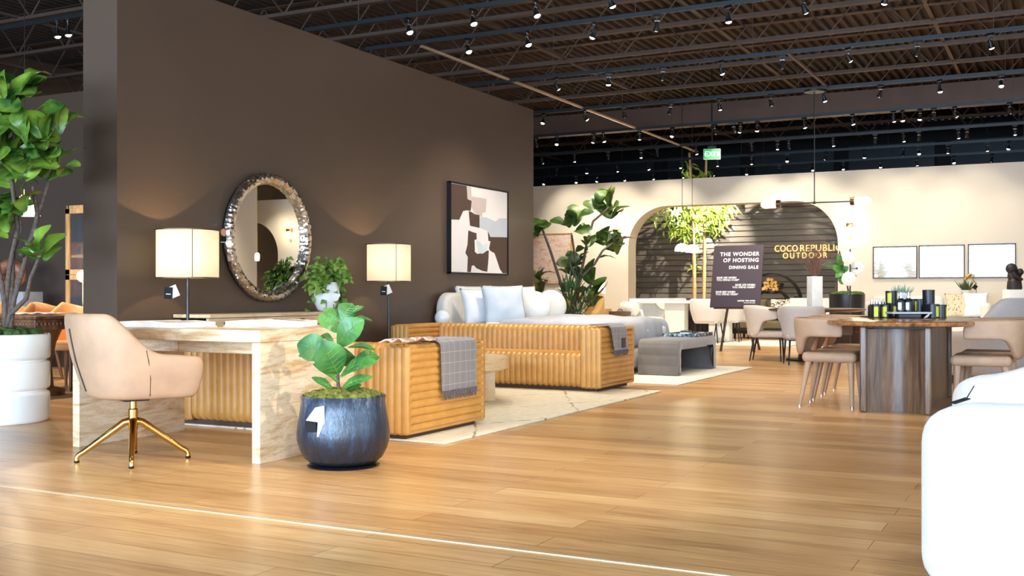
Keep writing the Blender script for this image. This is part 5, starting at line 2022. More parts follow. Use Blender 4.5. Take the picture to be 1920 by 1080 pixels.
def out_chair(label, loc, rz, group):
    root = thing('outdoor_chair', label, 'chair', loc, rz, group)
    zt_ = lambda s: .86 - .22 * smooth(.40, .85, abs(s))
    obj('shell', shell(.60, .56, .28, .24, zt_, lambda s: .40, .05, lambda z: .82 + .18 * smooth(.38, .65, z), lambda z: -.08 * smooth(.4, .9, z)), 'white_boucle', root, mods=[SUB], ang=180)
    m = MB(); m.rbox((.04, 0, .43), (.46, .46, .11), .04, 3); obj('seat', m, 'white_boucle', root)
    for sx_ in (-1, 1):
        for sy_ in (-1, 1):
            obj('leg', taper_leg((.03 + sx_ * .18, sy_ * .2, .40), (.03 + sx_ * .23, sy_ * .25, 0), .013, .010), 'black_metal', root)
    return root


GO = 'white chairs round the outdoor table'
for (px, Y, rz, lab) in ((1214, 20.5, -30, 'white armchair at the left end of the white outdoor table'), (1236, 21.65, -80, 'white armchair behind the white table, the left one'),
                         (1256, 22.3, -92, 'white armchair behind the white table, the right one'), (1327, 20.25, 92, 'white chair with its back to us left of the easel leg'),
                         (1364, 21.0, 100, 'white chair with its back to us, seen between the easel legs'), (1392, 21.75, 130, 'white chair farthest right at the outdoor table behind the easel')):
    q = OY(px, 600, Y)
    out_chair(lab, (q.x, Y, .02), rad(rz), GO)

# dome pendants over it
for (px, py, w_, yp) in ((1279, 468, 'left', 20.7), (1298, 470, 'right, partly behind the sign', 21.2)):
    q = OY(px, py, yp)
    root = thing('dome_pendant', 'small lit white dome pendant over the outdoor table, the %s one' % w_, 'pendant lamp', (q.x, yp, q.z - .03), 0, 'white dome pendants')
    m = MB(); m.lathe([(.150, 0), (.15, .03), (.132, .09), (.09, .135), (.03, .155), (.01, .155)], 32, cap=False); obj('shade', m, 'dome_glow', root, mods=[('SOLIDIFY', dict(thickness=.004))])
    m = MB(); m.tube([(0, 0, .15), (0, 0, DECK - q.z)], .006, 6); m.lathe([(.012, .15), (.018, .15), (.018, .22), (.01, .24)], 12); obj('cord', m, 'gunmetal', root)
    m = MB(); m.ellipsoid((0, 0, .04), .055, .055, .055); obj('bulb', m, 'bulb_dim', root)
    lamp_light('pendant_glow', 'POINT', root, (0, 0, -.02), 14, (1, .88, .68), .06)

# rod pendant with two capsule lamps
q = OY(1527, 380, 17.3)
root = thing('rod_pendant', 'black rod pendant with a glowing capsule lamp at each end', 'pendant lamp', (q.x, 17.3, q.z))
m = MB(); m.tube([(0, 0, 0), (0, 0, TZ - q.z - .02)], .009, 8); obj('drop_rod', m, 'gunmetal', root)
m = MB(); m.lathe([(.01, TZ - q.z - .035), (.16, TZ - q.z - .035), (.16, TZ - q.z - .005), (.01, TZ - q.z - .005)], 32); obj('canopy', m, 'gunmetal', root)
xa, xb = OY(1461, 383, 17.3).x - q.x, OY(1597, 378, 17.3).x - q.x
m = MB(); m.tube([(xa, 0, 0), (xb, 0, 0)], .011, 10); m.tube([(-.02, 0, 0), (.02, 0, 0)], .022, 12); obj('bar', m, 'gunmetal', root)
for (x, s) in ((xa, -1), (xb, 1)):
    My = Matrix.Translation((x, 0, 0)) @ Matrix.Rotation(s * PI / 2, 4, 'Y')
    m = MB(); m.lathe([(.01, -.02), (.062, -.02), (.064, .0), (.064, .045), (.01, .045)], 24); m.xf(My); obj('collar', m, 'dark_bronze', root)
    m = MB(); m.lathe([(.055, .04), (.062, .06), (.063, .22), (.052, .265), (.03, .29), (.005, .297)], 24); m.xf(My); obj('capsule', m, 'globe_glow', root)
    lamp_light('capsule_glow', 'POINT', root, (x + s * .16, 0, -.10), 12, (1, .82, .55), .06)

# ------------------------------------------------------------------ sale sign on an easel
root = thing('floor_easel', 'dark three-legged easel carrying the sale sign', 'easel', (-4.97, 17.7, 0))
lean = rad(14)
for (p0, p1) in (((-.22, .02, 0), (-.06, .34, 1.55)), ((.345, .03, 0), (.10, .34, 1.55)), ((.24, .80, 0), (.0, .36, 1.55))):
    m = MB(); m.tube([p0, p1], .022, 8); obj('leg', m, 'dark_bronze', root)
m = MB(); m.box(-.36, .36, .07, .17, .715, .735); obj('ledge', m, 'dark_bronze', root)
bw2, bh2 = .43, 1.09
sg = thing('sale_sign', 'plum sign board reading THE WONDER OF HOSTING DINING SALE on the easel', 'sign', (-4.97, 17.70 + .10, .738))
sg.rotation_euler = (-lean, 0, 0)
m = MB(); m.rbox((0, 0, bh2 / 2), (2 * bw2, .03, bh2), .004, 2); obj('board', m, 'sign_plum', sg)


def st(body, fx, fz, size, al, off=.004, sp=1.0):
    text('lettering', body, 'letter_white', sg, (-bw2 + fx * 2 * bw2, -.018, bh2 * (1 - fz)), size, align=al, off=off, ext=.0015, space=sp)


st('THE WONDER', .92, .145, .092, 'RIGHT', .0028, 1.16)
st('OF HOSTING', .92, .245, .092, 'RIGHT', .0028, 1.16)
st('DINING SALE', .92, .36, .076, 'RIGHT', .0024, 1.14)
for (x, al, z0_, pc_, amt) in ((.10, 'LEFT', .525, '10', '1500'), (.88, 'RIGHT', .642, '15', '3000'), (.10, 'LEFT', .755, '20', '5000')):
    st('SAVE %s%% WHEN' % pc_, x, z0_, .046, al, .0014, .98)
    st('YOU SPEND $%s*' % amt, x, z0_ + .038, .046, al, .0006, .98)
st('LIMITED TIME OFFER', .90, .895, .030, 'RIGHT', .0015, 1.1)
st('Exclusions May Apply', .90, .925, .022, 'RIGHT', .0003, 1.0)

# ------------------------------------------------------------------ black planter, disc lamp
q = OY(1588, 580, 21.4)
base = Vector((q.x, 21.4, 0))
root = thing('potted_fig', 'large black planter with moss and a small fig beside the arch', 'potted plant', base)
m = MB(); m.lathe([(.01, 0), (.30, 0), (.32, .02), (.335, .90), (.335, .965), (.31, .97), (.30, .90), (.01, .90)], 48); obj('planter', m, 'black_ceramic', root, ang=60)
obj('moss', moss_bed(.30, .955, 70, 12, size=.045), 'moss_dark', root)
Tq = .459 * -q.x + .888 * 21.4
m, ms = MB(), MB()
tips = [((1566, 548), (1574, 470), (1582, 500)), ((1590, 548), (1586, 520), (1578, 500)), ((1592, 548), (1582, 505), (1560, 495))]
for pts in tips:
    ms.tube([at(x, y, Tq) - base for x, y in pts], .012, 6)
obj('trunk', ms, 'bark', root)
for (b0, e0, wpx) in (((1578, 505), (1572, 478), 15), ((1580, 512), (1560, 498), 14), ((1582, 515), (1578, 532), 22), ((1578, 510), (1590, 500), 12), ((1575, 500), (1540, 495), 7), ((1590, 520), (1606, 517), 7), ((1580, 505), (1568, 520), 14)):
    B_, E_ = at(*b0, Tq) - base, at(*e0, Tq - .1) - base
    m.leaf(B_, E_, wpx / F * Tq, Vector((.4, -.9, .2)), .1, .12)
obj('foliage', m, 'fig_leaf_bright', root, ang=180)
# big paddle leaves just inside the arch
q = OY(1577, 560, 25.2)
base = Vector((q.x + .25, 25.2, 0))
root = thing('paddle_leaf_plant', 'tall paddle-leaf plant mostly hidden behind the right edge of the arch', 'potted plant', base)
m = MB(); m.lathe([(.01, 0), (.2, 0), (.24, .4), (.21, .4), (.2, .36), (.01, .36)], 28); obj('pot', m, 'black_ceramic', root)
Tq = .459 * -base.x + .888 * 25.2
m, ms = MB(), MB()
for (b0, e0, wpx) in (((1583, 472), (1548, 449), 7), ((1580, 430), (1560, 392), 14), ((1580, 410), (1572, 440), 10), ((1590, 500), (1574, 478), 8)):
    B_, E_ = at(*b0, Tq) - base, at(*e0, Tq) - base
    ms.tube([Vector((0, 0, .37)), B_ * .5 + Vector((0, 0, .3)), B_], .012, 6)
    m.leaf(B_, E_, wpx / F * Tq, Vector((.2, -.7, .7)), .15, .15, 'oval', 6)
obj('stalks', ms, 'moss_dark', root)
obj('foliage', m, 'fig_leaf_bright', root, ang=180)

q = OY(1594, 560, 19.9)
root = thing('disc_floor_lamp', 'floor lamp of three frosted glass discs on a dark pole by the black planter', 'floor lamp', (q.x, 19.9, 0))
Tq = .459 * -q.x + .888 * 19.9
m = MB(); m.lathe([(.01, 0), (.15, 0), (.15, .02), (.01, .02)], 32); obj('base', m, 'gunmetal', root)
zt_ = at(1594, 467, Tq).z
m = MB(); m.tube([(0, 0, .02), (0, 0, zt_)], .013, 10); obj('pole', m, 'gunmetal', root)
Mf = Matrix.Rotation(PI / 2, 4, 'X')
for (px, py, r_, s_) in ((1592, 484, .115, -1), (1607, 503, .12, 1), (1592, 523, .125, -1)):
    c_ = at(px, py, Tq) - Vector((q.x, 19.9, 0))
    yy = .05 * s_
    m = MB(); m.lathe([(.01, -.012), (r_ - .01, -.012), (r_, -.004), (r_, .004), (r_ - .01, .012), (.01, .012)], 36, c=(c_.x, yy, c_.z), M=Mf); d_ = obj('glass_disc', m, 'frosted_disc', root)
    m = MB(); m.tube([(0, 0, c_.z), (c_.x, yy - .02, c_.z)], .006, 6); m.ellipsoid((c_.x, yy - .025, c_.z), .018, .012, .018); obj('disc_holder', m, 'gunmetal' if s_ > 0 else 'frosted_disc', d_)


# ------------------------------------------------------------------ home fragrance display on the walnut table
TZZ = .7525


def canister(label, x, y, z, s=1.0, rz=0, grp='black candle canisters on the walnut table'):
    root = thing('candle_canister', label, 'canister', (x, y, z), rz, grp)
    r_, h_ = .052 * s, .125 * s
    m = MB(); m.lathe([(.01, 0), (r_ - .004, 0), (r_, .004), (r_, h_ * .86), (r_ - .001, h_ * .865), (r_ + .001, h_ * .87), (r_ + .001, h_ - .004), (r_ - .003, h_), (.01, h_)], 36); obj('body', m, 'black_ceramic', root, ang=40)
    m = MB(); rings = []
    for k in range(7):
        a = -PI / 2 - .36 + .72 * k / 6
        rings.append([((r_ + .0012) * math.cos(a), (r_ + .0012) * math.sin(a), zz_) for zz_ in (h_ * .1, h_ * .84)])
    m.loft(rings, False, False); obj('paper_label', m, 'yellow_label', root)
    return root


def spray(label, x, y, z, rz=0, s=1.0, lm='yellow_label', grp='small black spray bottles on the walnut table'):
    root = thing('spray_bottle', label, 'bottle', (x, y, z), rz, grp)
    m = MB(); m.lathe([(.01, 0), (.028 * s, 0), (.031 * s, .004), (.031 * s, .075 * s), (.026 * s, .09 * s), (.014 * s, .097 * s), (.012 * s, .102 * s), (.01, .102 * s)], 28); obj('bottle', m, 'black_ceramic', root)
    m = MB(); m.lathe([(.013 * s, .10 * s), (.013 * s, .115 * s), (.008 * s, .117 * s), (.008 * s, .142 * s), (.004, .145 * s)], 18); obj('pump', m, 'chrome', root)
    m = MB(); rings = []
    for k in range(6):
        a = -PI / 2 - .4 + .8 * k / 5
        rings.append([((.0318 * s) * math.cos(a), (.0318 * s) * math.sin(a), zz_ * s) for zz_ in (.015, .068)])
    m.loft(rings, False, False); obj('paper_label', m, lm, root)
    return root


def tp(px, dep):
    t_ = 9.80 + dep
    v_ = at(px, 590, t_)
    return Vector((v_.x, v_.y, TZZ))


a1 = rad(27)
canister('black canister with wide yellow label, front left of the display', *tp(1643, .12), 1.0, a1 - .35)
canister('black canister with yellow label, second from the left in the front row', *tp(1661, .14), 1.0, a1 - .55)
root_ = canister('black canister under the stacked one, left side of the display', *tp(1672, .30), 1.0, a1 + .3)
p = tp(1671, .30)
canister('black canister stacked on another, left side of the display', p.x, p.y, TZZ + .126, 1.0, a1 - .65)
canister('black canister behind the white-labelled bottles', *tp(1690, .36), 1.15, a1 - .5)
p, p2_ = tp(1708, .30), tp(1724, .30)
canister('black canister standing high behind the tray, left one', p.x, p.y, TZZ + .05, 1.0, a1 + .75)
canister('black canister standing high behind the tray, right one', p2_.x, p2_.y, TZZ + .05, 1.0, a1 + .95)
root = thing('display_riser', 'flat black riser block behind the marble board', 'riser', (*((p + p2_) / 2).xy, TZZ), a1)
m = MB(); m.rbox((0, 0, .0245), (.24, .12, .049), .004, 2); obj('block', m, 'black_ceramic', root)
p = tp(1749, .10)
canister('black canister with yellow label, front right below the stacked one', *p, 1.03, a1 + .55)
p = tp(1741, .26)
canister('black canister supporting the stacked one at the right', *p, 1.02, a1 + .4)
canister('black canister stacked on top at the right of the display', p.x, p.y, TZZ + .129, 1.05, a1 + 2.4)
canister('black canister at the right end of the display', *tp(1764, .12), .98, a1 + .95)
for i, (px, dep) in enumerate(((1634.5, .26), (1643.5, .34), (1650, .28), (1656, .36), (1663, .50))):
    p = tp(px, dep)
    spray('small black spray bottle with silver pump, %s from the left of the display' % ordinal(i), p.x, p.y, TZZ + .0125, a1 + .3, 1.15)
p = tp(1648, .36)
root = thing('riser_tray', 'low black tray under the spray bottles at the left of the display', 'tray', p, a1)
m = MB(); m.rbox((0, 0, .006), (.26, .32, .011), .003, 2); obj('slab', m, 'black_ceramic', root)
c_ = tp(1702, .0)
root = thing('black_stand', 'low black block under the marble board in the middle of the display', 'riser', c_, a1)
m = MB(); m.rbox((0, 0, .02), (.20, .13, .04), .004, 2); obj('block', m, 'black_ceramic', root)
root = thing('marble_board', 'grey marble serving board with a leather loop in the middle of the display', 'serving board', (c_.x + .01, c_.y - .01, TZZ + .041), a1 + .06)
m = MB(); m.rbox((0, 0, .009), (.37, .16, .017), .003, 2); obj('board', m, 'grey_marble', root)
m = MB(); m.tube([(.165, -.075, .004), (.13, -.10, -.025), (.10, -.10, -.034), (.135, -.09, -.01), (.17, -.06, .004)], .004, 6); obj('loop', m, 'paper_card', root)
for (dx, w_) in ((-.075, 'left'), (-.005, 'right')):
    spray('black spray bottle with white label on the marble board, the %s one' % w_, c_.x + .01 + dx * .9, c_.y - .01 + dx * .46 + .015, TZZ + .0595, a1 - .55, 1.25, 'white_label', 'white-labelled spray bottles on the marble board')
p = tp(1692, .62)
root = thing('potted_succulent', 'pale spiky succulent in a white tapered pot behind the candle canisters', 'potted plant', (p.x, p.y, TZZ))
m = MB(); m.lathe([(.01, 0), (.052, 0), (.056, .01), (.074, .225), (.074, .235), (.066, .235), (.064, .215), (.01, .215)], 36); obj('pot', m, 'stoneware_white', root, ang=50)
g = random.Random(3)


def spikes(m, z0_, n_, hmin, hmax, spread, wd, r0=.05):
    for i in range(n_):
        a = i * 2.4
        q_ = r0 * math.sqrt(i / n_)
        d = Vector((math.cos(a) * spread * (i / n_ + .15), math.sin(a) * spread * (i / n_ + .15), 1)).normalized()
        b_ = Vector((q_ * math.cos(a), q_ * math.sin(a), z0_))
        L = g.uniform(hmin, hmax)
        mid = b_ + d * L * .5 + Vector((d.x, d.y, 0)) * .01
        m.tube([b_, mid, b_ + d * L + Vector((-d.x, -d.y, 0)) * .02], [wd, wd * .8, .0008], 6)


m = MB(); spikes(m, .215, 34, .07, .12, 1.2, .007); obj('foliage', m, 'succulent_green', root)
m = MB(); m.lathe([(.01, .205), (.066, .205), (.064, .222), (.01, .226)], 24); obj('gravel', m, 'pale_stone', root)

# ------------------------------------------------------------------ white sofa along the far wall
q0, q1 = OY(1606, 600, 22.6), OY(1861, 600, 22.6)
SX, SL = (q0.x + q1.x) / 2, q1.x - q0.x
root = thing('white_sofa', 'long white sofa below the three pale prints', 'sofa', (SX, 22.75, 0))
m = MB(); m.rbox((0, .02, .25), (SL - .3, .95, .22), .05, 3); obj('base', m, 'white_boucle', root)
for k in range(3):
    m = MB(); m.rbox((-(SL - .44) / 3 + (SL - .44) / 3 * k, -.03, .42), ((SL - .44) / 3 - .01, .80, .17), .06, 3); obj('seat_cushion', m, 'white_boucle', root)
    m = MB(); m.rbox((-(SL - .44) / 3 + (SL - .44) / 3 * k, .34, .70), ((SL - .44) / 3 - .01, .20, .46), .09, 4, Matrix.Rotation(-.12, 4, 'X')); obj('back_cushion', m, 'white_boucle', root)
for s in (-1, 1):
    m = MB(); m.rbox((s * (SL / 2 - .10), .02, .45), (.20, .98, .70), .09, 4); obj('arm', m, 'white_boucle', root)
m = MB(); m.rbox((0, .45, .5), (SL - .1, .14, .62), .06, 3); obj('back', m, 'white_boucle', root)
for sx_ in (-1, 1):
    for sy_ in (-.36, .40):
        m = MB(); m.tube([(sx_ * (SL / 2 - .12), sy_, 0), (sx_ * (SL / 2 - .12), sy_, .14)], .022, 8); obj('leg', m, 'walnut_frame', root)
for (px, mat_, s_, rz, lab) in ((1797, 'dotted_fabric', .48, .25, 'beige dotted cushion on the white sofa'), (1826, 'linen_white', .50, -.12, 'plain white cushion at the right end of the white sofa')):
    q = OY(px, 580, 22.72)
    o = merge_obj('cushion', pillow(s_, s_, .17, seed=px), mat_, ang=180)
    o.location = (q.x, 22.72, .51); o.rotation_euler = (-.22, 0, rz)
    tag(o, lab, 'cushion')
q0, q1 = OY(1770, 560, 23.55), OY(1850, 560, 23.55)
root = thing('console_table', 'narrow white console behind the white sofa', 'console table', ((q0.x + q1.x) / 2, 23.6, 0))
m = MB(); m.rbox((0, 0, .905), (q1.x - q0.x, .32, .04), .006, 2); obj('top', m, 'white_paint', root)
for s in (-1, 1):
    m = MB(); m.rbox((s * (q1.x - q0.x) / 2 * .92, 0, .443), (.05, .30, .885), .006, 2); obj('leg_panel', m, 'white_paint', root)
q = OY(1811, 550, 23.6)
root = thing('potted_succulent', 'small dark spiky plant in a white pot left of the brass desk lamp', 'potted plant', (q.x, 23.6, .926))
m = MB(); m.lathe([(.01, 0), (.06, 0), (.08, .12), (.07, .12), (.065, .10), (.01, .10)], 28); obj('pot', m, 'stoneware_white', root)
m = MB(); spikes(m, .10, 22, .16, .32, .9, .014, .045); obj('foliage', m, 'dark_spike_green', root)
q = OY(1831, 555, 23.55)
Tq = .459 * -q.x + .888 * 23.55
root = thing('desk_lamp', 'brass swing-arm desk lamp in front of the pale prints', 'table lamp', (q.x, 23.55, .926))
lp = lambda x, y: at(x, y, Tq) - Vector((q.x, 23.55, .926))
m = MB(); m.lathe([(.01, 0), (.09, 0), (.09, .015), (.01, .02)], 28); obj('base', m, 'brass', root)
m = MB(); m.tube([Vector((0, 0, .01)), lp(1830, 532)], .009, 8); m.ellipsoid(lp(1830, 532), .022, .022, .022); obj('stem', m, 'chrome', root)
m = MB(); m.tube([lp(1830, 532), lp(1820, 518)], .008, 8); obj('arm', m, 'brass', root)
m = MB(); m.tube([lp(1820, 514), lp(1809, 524)], .038, 16); obj('lamp_shade', m, 'brass', root)
q = OY(1827, 540, 23.45)
root = thing('price_tag', 'black price tag hanging from the brass desk lamp', 'price tag', lp(1828, 534) + Vector((OY(1831, 555, 23.55).x, 23.53, .926)), .4, 'hanging price tags')
m = MB(); m.box(-.04, .04, -.003, 0, -.10, -.01); m.xf(Matrix.Rotation(.6, 4, 'Y')); obj('front_card', m, 'black_card', root)
m = MB(); m.tube([(0, 0, .0), (-.01, 0, -.02)], .002, 5); obj('cord', m, 'black_ceramic', root)

# embracing figure sculpture on a clear-topped white pedestal
q = OY(1902, 560, 21.0)
Tq = .459 * -q.x + .888 * 21.0
zt_ = at(1902, 543, Tq).z
root = thing('display_pedestal', 'white glossy pedestal under the black embracing sculpture', 'pedestal', (q.x, 21.0, 0), rad(25))
m = MB(); m.rbox((0, 0, zt_ / 2), (.30, .30, zt_), .006, 2); obj('body', m, 'white_gloss', root)
root = thing('sculpture', 'black carved sculpture of two embracing figures on the white pedestal', 'sculpture', (q.x, 21.0, zt_ + .001), rad(27))
m = MB()
m.lathe([(.01, 0), (.115, 0), (.12, .04), (.11, .14), (.085, .20), (.01, .21)], 28, p=2.6)
m.ellipsoid((-.03, 0, .24), .09, .08, .12, 22, 14)
m.ellipsoid((-.05, 0, .37), .10, .085, .095, 24, 14)
m.ellipsoid((.09, -.02, .31), .062, .06, .065, 20, 12)
m.tube([(-.06, -.07, .31), (-.02, -.10, .24), (.05, -.10, .19), (.10, -.06, .18)], [.032, .034, .033, .028], 12)
m.tube([(.10, .02, .26), (.08, .05, .18), (.04, .06, .10)], [.04, .045, .05], 12)
obj('figures', m, 'black_stone', root, ang=70)

# big grey armchair behind the tan chairs at the right
q = OY(1912, 600, 12.6)
root = thing('tub_chair', 'large grey armchair with a sloping back behind the tan chairs at the right', 'chair', (-.86, 12.9, 0), rad(165))
obj('shell', shell(1.15, .95, .46, .28, lambda s: .94 - .36 * smooth(.34, .74, abs(s)), lambda s: .10, .14), 'soft_grey_fabric', root, mods=[SUB], ang=180)
m = MB(); m.rbox((.08, 0, .31), (.74, .86, .22), .08, 4); obj('seat_cushion', m, 'soft_grey_fabric', root)
m = MB(); m.lathe([(.01, 0), (.38, 0), (.38, .12), (.01, .12)], 32); obj('base', m, 'walnut_frame', root)


# ------------------------------------------------------------------ white sofas in the right foreground
def curved_sofa(label, W, D, Hh, loc, rz, group, rb=.42, dip=.06):
    root = thing('curved_sofa', label, 'sofa', loc, rz, group)
    zt_ = lambda s: Hh - dip * smooth(.26, .60, abs(s)) - .20 * smooth(.58, .85, abs(s))
    obj('backrest', shell(W, D, rb, D - rb - .12, zt_, lambda s: .04, .22, p=3.2, nb=40, na=6), 'white_boucle', root, mods=[SUB2], ang=180)
    m = MB(); m.rbox((.06, 0, .31), (D - .30, W - .34, .24), .09, 4); obj('seat_cushion', m, 'white_boucle', root)
    m = MB(); m.rbox((.02, 0, .12), (D - .2, W - .25, .16), .05, 3); obj('base', m, 'white_boucle', root)
    m = MB(); m.rbox((.0, 0, .02), (D - .3, W - .4, .04), .01, 2); obj('plinth', m, 'black_metal', root)
    return root


GS = 'white rounded sofas in the right foreground'
curved_sofa('white rounded sofa nearest the camera, cut by the right picture edge', 2.2, 1.0, .685, (.78, 3.95, 0), rad(90), GS, .42, .035)
curved_sofa('white rounded sofa behind the nearest one, beside the tan chairs', 2.2, 1.0, .74, (.66, 6.35, 0), rad(90), GS, .46, .17)
bpy.context.view_layer.update()
q = at(1800, 742, 3.36)
hit = SC.ray_cast(bpy.context.evaluated_depsgraph_get(), Vector((q.x, q.y, 2.0)), Vector((0, 0, -1)))
q.z = hit[1].z + .012
root = thing('price_tag', 'small black price tag lying on the top edge of the nearest white sofa', 'price tag', q, rad(30), 'hanging price tags')
m = MB(); m.box(-.026, .026, -.018, .018, -.003, 0); m.xf(Matrix.Rotation(-.30, 4, 'Y')); obj('front_card', m, 'black_card', root)
m = MB(); m.tube([(.02, 0, .005), (.045, .0, .045)], .0018, 5); obj('cord', m, 'black_ceramic', root)

# ------------------------------------------------------------------ left dining corner
def lp_(px, py, Y):
    return OY(px, py, Y)


LT = Vector((-9.42, 7.13, 0))
root = thing('dining_table', 'carved dark walnut dining table behind the white planter', 'table', LT)
m = MB(); m.rbox((0, 0, .755), (2.12, .86, .03), .008, 2); obj('tabletop', m, 'carved_walnut', root)
m = MB()
m.rbox((0, 0, .69), (2.04, .80, .10), .01, 2)
for k in range(46):
    m.ellipsoid((-1.0 + 2.0 * k / 45, -.402, .695), .014, .010, .02, 8, 6)
for k in range(18):
    for s in (-1, 1):
        m.ellipsoid((s * 1.021, -.37 + .74 * k / 17, .695), .010, .014, .02, 8, 6)
obj('carved_apron', m, 'carved_walnut', root, ang=50)
for s in (-1, 1):
    m = MB(); m.lathe([(.22, 0), (.22, .05), (.12, .08), (.10, .3), (.14, .5), (.2, .645)], 28, c=(s * .6, 0, 0)); obj('pedestal', m, 'carved_walnut', root)


def saddle_chair(label, loc, rz, group):
    root = thing('dining_chair', label, 'chair', loc, rz, group)
    zt_ = lambda s: .86 - .03 * math.cos(s * 5.2) * (1 if abs(s) < .6 else .2) - .16 * smooth(.55, 1, abs(s))
    obj('shell', shell(.56, .54, .27, .14, zt_, lambda s: .44, .045, lambda z: .85 + .15 * smooth(.42, .7, z), lambda z: -.06 * smooth(.45, .9, z)), 'cognac_leather', root, mods=[SUB], ang=180)
    m = MB(); m.rbox((.03, 0, .44), (.46, .46, .09), .04, 3); obj('seat', m, 'cognac_leather', root)
    for sx_ in (-1, 1):
        for sy_ in (-1, 1):
            obj('leg', taper_leg((.03 + sx_ * .17, sy_ * .17, .42), (.03 + sx_ * .24, sy_ * .23, 0), .026, .014), 'carved_walnut', root)
    return root


GL = 'cognac leather chairs at the carved table'
for (px, t_, rz, lab) in ((63, 12.2, -95, 'cognac leather chair with a dipped back, in front of the grey marble pedestal'), (132, 11.2, -80, 'cognac leather chair beside the oak cabinet on the far side of the carved table'),
                          (2, 12.0, -90, 'cognac leather chair cut by the left picture edge, beyond the fig trunks')):
    q = at(px, 560, t_)
    saddle_chair(lab, (q.x, q.y, 0), rad(rz), GL)
root = thing('linen_napkin', 'crumpled beige linen cloth lying on the carved table', 'cloth', (-8.75, 7.05, .7715), .5)
m = MB(); rings = []
for i in range(15):
    rg = []
    for j in range(11):
        x, y = -.22 + .44 * i / 14, -.14 + .28 * j / 10
        rg.append((x, y, .012 + .022 * abs(MN.noise(Vector((x * 14, y * 12, 3)))) + .012 * math.sin(x * 26)**2))
    rings.append(rg)
m.loft(rings, False, False); obj('fold', m, 'warm_grey_fabric', root, mods=[('SOLIDIFY', dict(thickness=.01)), SUB], ang=180)

q = lp_(40, 560, 9.3)
zt_ = lp_(40, 547, 9.3).z
root = thing('display_pedestal', 'grey marble pedestal under the round wooden sculpture', 'pedestal', (q.x, 9.3, 0), rad(10))
m = MB(); m.rbox((0, 0, zt_ / 2), (.36, .36, zt_), .005, 2); obj('body', m, 'grey_marble', root)
c_ = lp_(22, 505, 9.3)
root = thing('sculpture', 'round carved wooden disc sculpture with an off-centre hole on the grey pedestal', 'sculpture', (c_.x, 9.3, zt_), rad(18))
m = MB(); rings = []
for i in range(49):
    a = 2 * PI * i / 48
    rg = []
    for j in range(16):
        b_ = 2 * PI * j / 15.999
        ro, rin = .205, .085
        mid, hw_ = (ro + rin) / 2, (ro - rin) / 2
        rr = mid + hw_ * math.cos(b_)
        off = .05 * (1 - (rr - rin) / (ro - rin))
        rg.append((rr * math.cos(a) - off * .3, .075 * math.sin(b_) * (1 + .3 * math.sin(a)), .225 + rr * math.sin(a) * (1 if True else 0) - off * .5))
    rings.append(rg)
m.loft(rings, True, False); merge_obj('ring', m, 'sculpture_wood', root, ang=70)
m = MB(); m.tube([(0, 0, 0), (0, 0, .03)], .012, 8); m.rbox((0, 0, .006), (.14, .09, .012), .003, 1); obj('foot', m, 'black_metal', root)
root = thing('price_card', 'small white card standing on the grey marble pedestal', 'card', (lp_(25, 545, 9.3).x + .02, 9.14, zt_ + .001), .2)
m = MB(); m.add([(-.03, 0, 0), (.03, 0, 0), (.03, .012, .05), (-.03, .012, .05)], [(0, 1, 2, 3)]); obj('front_card', m, 'white_label', root, mods=[('SOLIDIFY', dict(thickness=.002))])

# oak display cabinet, half hidden by the dark wall end
q = lp_(127, 480, 9.45)
ztop = lp_(140, 385, 9.45).z
CW = .9
root = thing('display_cabinet', 'tall oak display cabinet with glass panes behind the dark wall end', 'cabinet', (q.x + CW / 2, 9.65, 0))
m = MB()
for s in (-1, 1):
    m.box(s * CW / 2 - .02, s * CW / 2 + .02, -.2, .2, .05, ztop)
m.box(-CW / 2, CW / 2, -.2, .2, ztop - .04, ztop); m.box(-CW / 2, CW / 2, -.2, .2, .05, .09); m.box(-CW / 2, CW / 2, .18, .2, .05, ztop); m.box(-CW / 2 + .02, CW / 2 - .02, -.18, .18, 0, .05)
obj('carcass', m, 'oak_cabinet', root)
zmid = lp_(140, 515, 9.45).z
for (z0_, z1_) in ((.1, zmid - .004), (zmid + .004, ztop - .045)):
    m = MB()
    for (a, b, c0, c1) in ((-CW / 2, -CW / 2 + .07, z0_, z1_), (CW / 2 - .07, CW / 2, z0_, z1_), (-CW / 2, CW / 2, z0_, z0_ + .06), (-CW / 2, CW / 2, z1_ - .06, z1_)):
        m.box(a, b, -.235, -.205, c0, c1)
    d_ = obj('door', m, 'oak_cabinet', root)
    obj('glass_pane', MB().box(-CW / 2 + .07, CW / 2 - .07, -.222, -.218, z0_ + .06, z1_ - .06), 'smoked_pane', d_)
for py in (454, 480, 556):
    z = lp_(140, py, 9.45).z
    m = MB(); m.box(-CW / 2 + .02, CW / 2 - .02, -.19, .18, z - .015, z + .01); obj('shelf', m, 'oak_cabinet' if py != 480 else 'led_shelf', root)
z = lp_(147, 478, 9.45).z
root = thing('decor_object', 'small pale folded ornament on the lit cabinet shelf', 'ornament', (lp_(147, 470, 9.5).x, 9.52, z + .006))
m = MB(); m.add([(-.06, -.04, 0), (.06, -.04, 0), (.06, .04, 0), (-.06, .04, 0), (.02, 0, .12), (-.02, .0, .09)], [(0, 1, 4, 5), (1, 2, 4), (2, 3, 5, 4), (3, 0, 5), (0, 3, 2, 1)]); obj('body', m, 'stoneware_white', root)
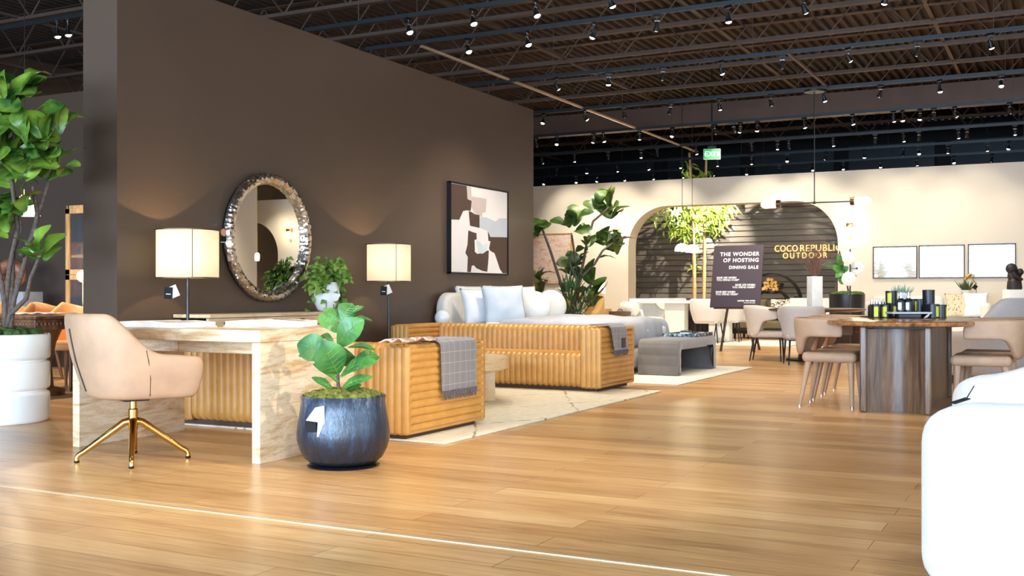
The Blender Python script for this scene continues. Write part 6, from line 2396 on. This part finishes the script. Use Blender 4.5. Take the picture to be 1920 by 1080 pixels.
# small globe wall lamp on the cabinet side
q = lp_(156, 518, 9.2)
root = thing('globe_lamp', 'small glowing globe lamp in front of the oak cabinet beside the dark wall end', 'floor lamp', (q.x, 9.2, 0))
m = MB(); m.ellipsoid((0, 0, q.z), .075, .075, .075); obj('globe', m, 'globe_glow', root)
m = MB(); m.tube([(0, 0, .02), (0, 0, q.z - .06)], .01, 8); obj('pole', m, 'brass', root)
m = MB(); m.lathe([(.01, 0), (.12, 0), (.12, .02), (.01, .02)], 24); obj('base', m, 'brass', root)
lamp_light('globe_light', 'POINT', root, (0, -.12, q.z), 8, (1, .85, .62), .07)
# cone pendant over the carved table
q = lp_(46, 395, 7.6)
root = thing('cone_pendant', 'lit white cone pendant with a brass cap glowing behind the fig leaves', 'pendant lamp', (q.x, 7.6, q.z))
m = MB(); m.lathe([(.155, -.05), (.05, .14)], 32, cap=False); obj('shade', m, 'dome_glow', root, mods=[('SOLIDIFY', dict(thickness=.004))])
m = MB(); m.lathe([(.052, .14), (.06, .145), (.06, .16), (.012, .17), (.012, .22)], 24); obj('cap', m, 'brass', root)
m = MB(); m.tube([(0, 0, .2), (0, 0, DECK - q.z - .02)], .004, 6); obj('cord', m, 'black_metal', root)
m = MB(); m.ellipsoid((0, 0, .02), .045, .045, .045); obj('bulb', m, 'bulb_dim', root)
lamp_light('pendant_glow', 'POINT', root, (0, 0, -.04), 25, (1, .85, .6), .05)

# pendants in the unseen right half, which the round mirror shows
for (x, y, z, w_) in ((3.6, 20.0, 1.75, 'higher'), (3.9, 18.6, 1.5, 'lower')):
    root = thing('bottle_pendant', 'small glowing glass pendant seen in the round mirror, the %s one' % w_, 'pendant lamp', (x, y, z), 0, 'glass pendants seen in the mirror')
    m = MB(); m.lathe([(.01, 0), (.05, .01), (.06, .05), (.06, .16), (.03, .2), (.01, .2)], 20); obj('shade', m, 'globe_glow', root)
    m = MB(); m.tube([(0, 0, .2), (0, 0, DECK - z - .02)], .005, 6); obj('cord', m, 'brass', root)
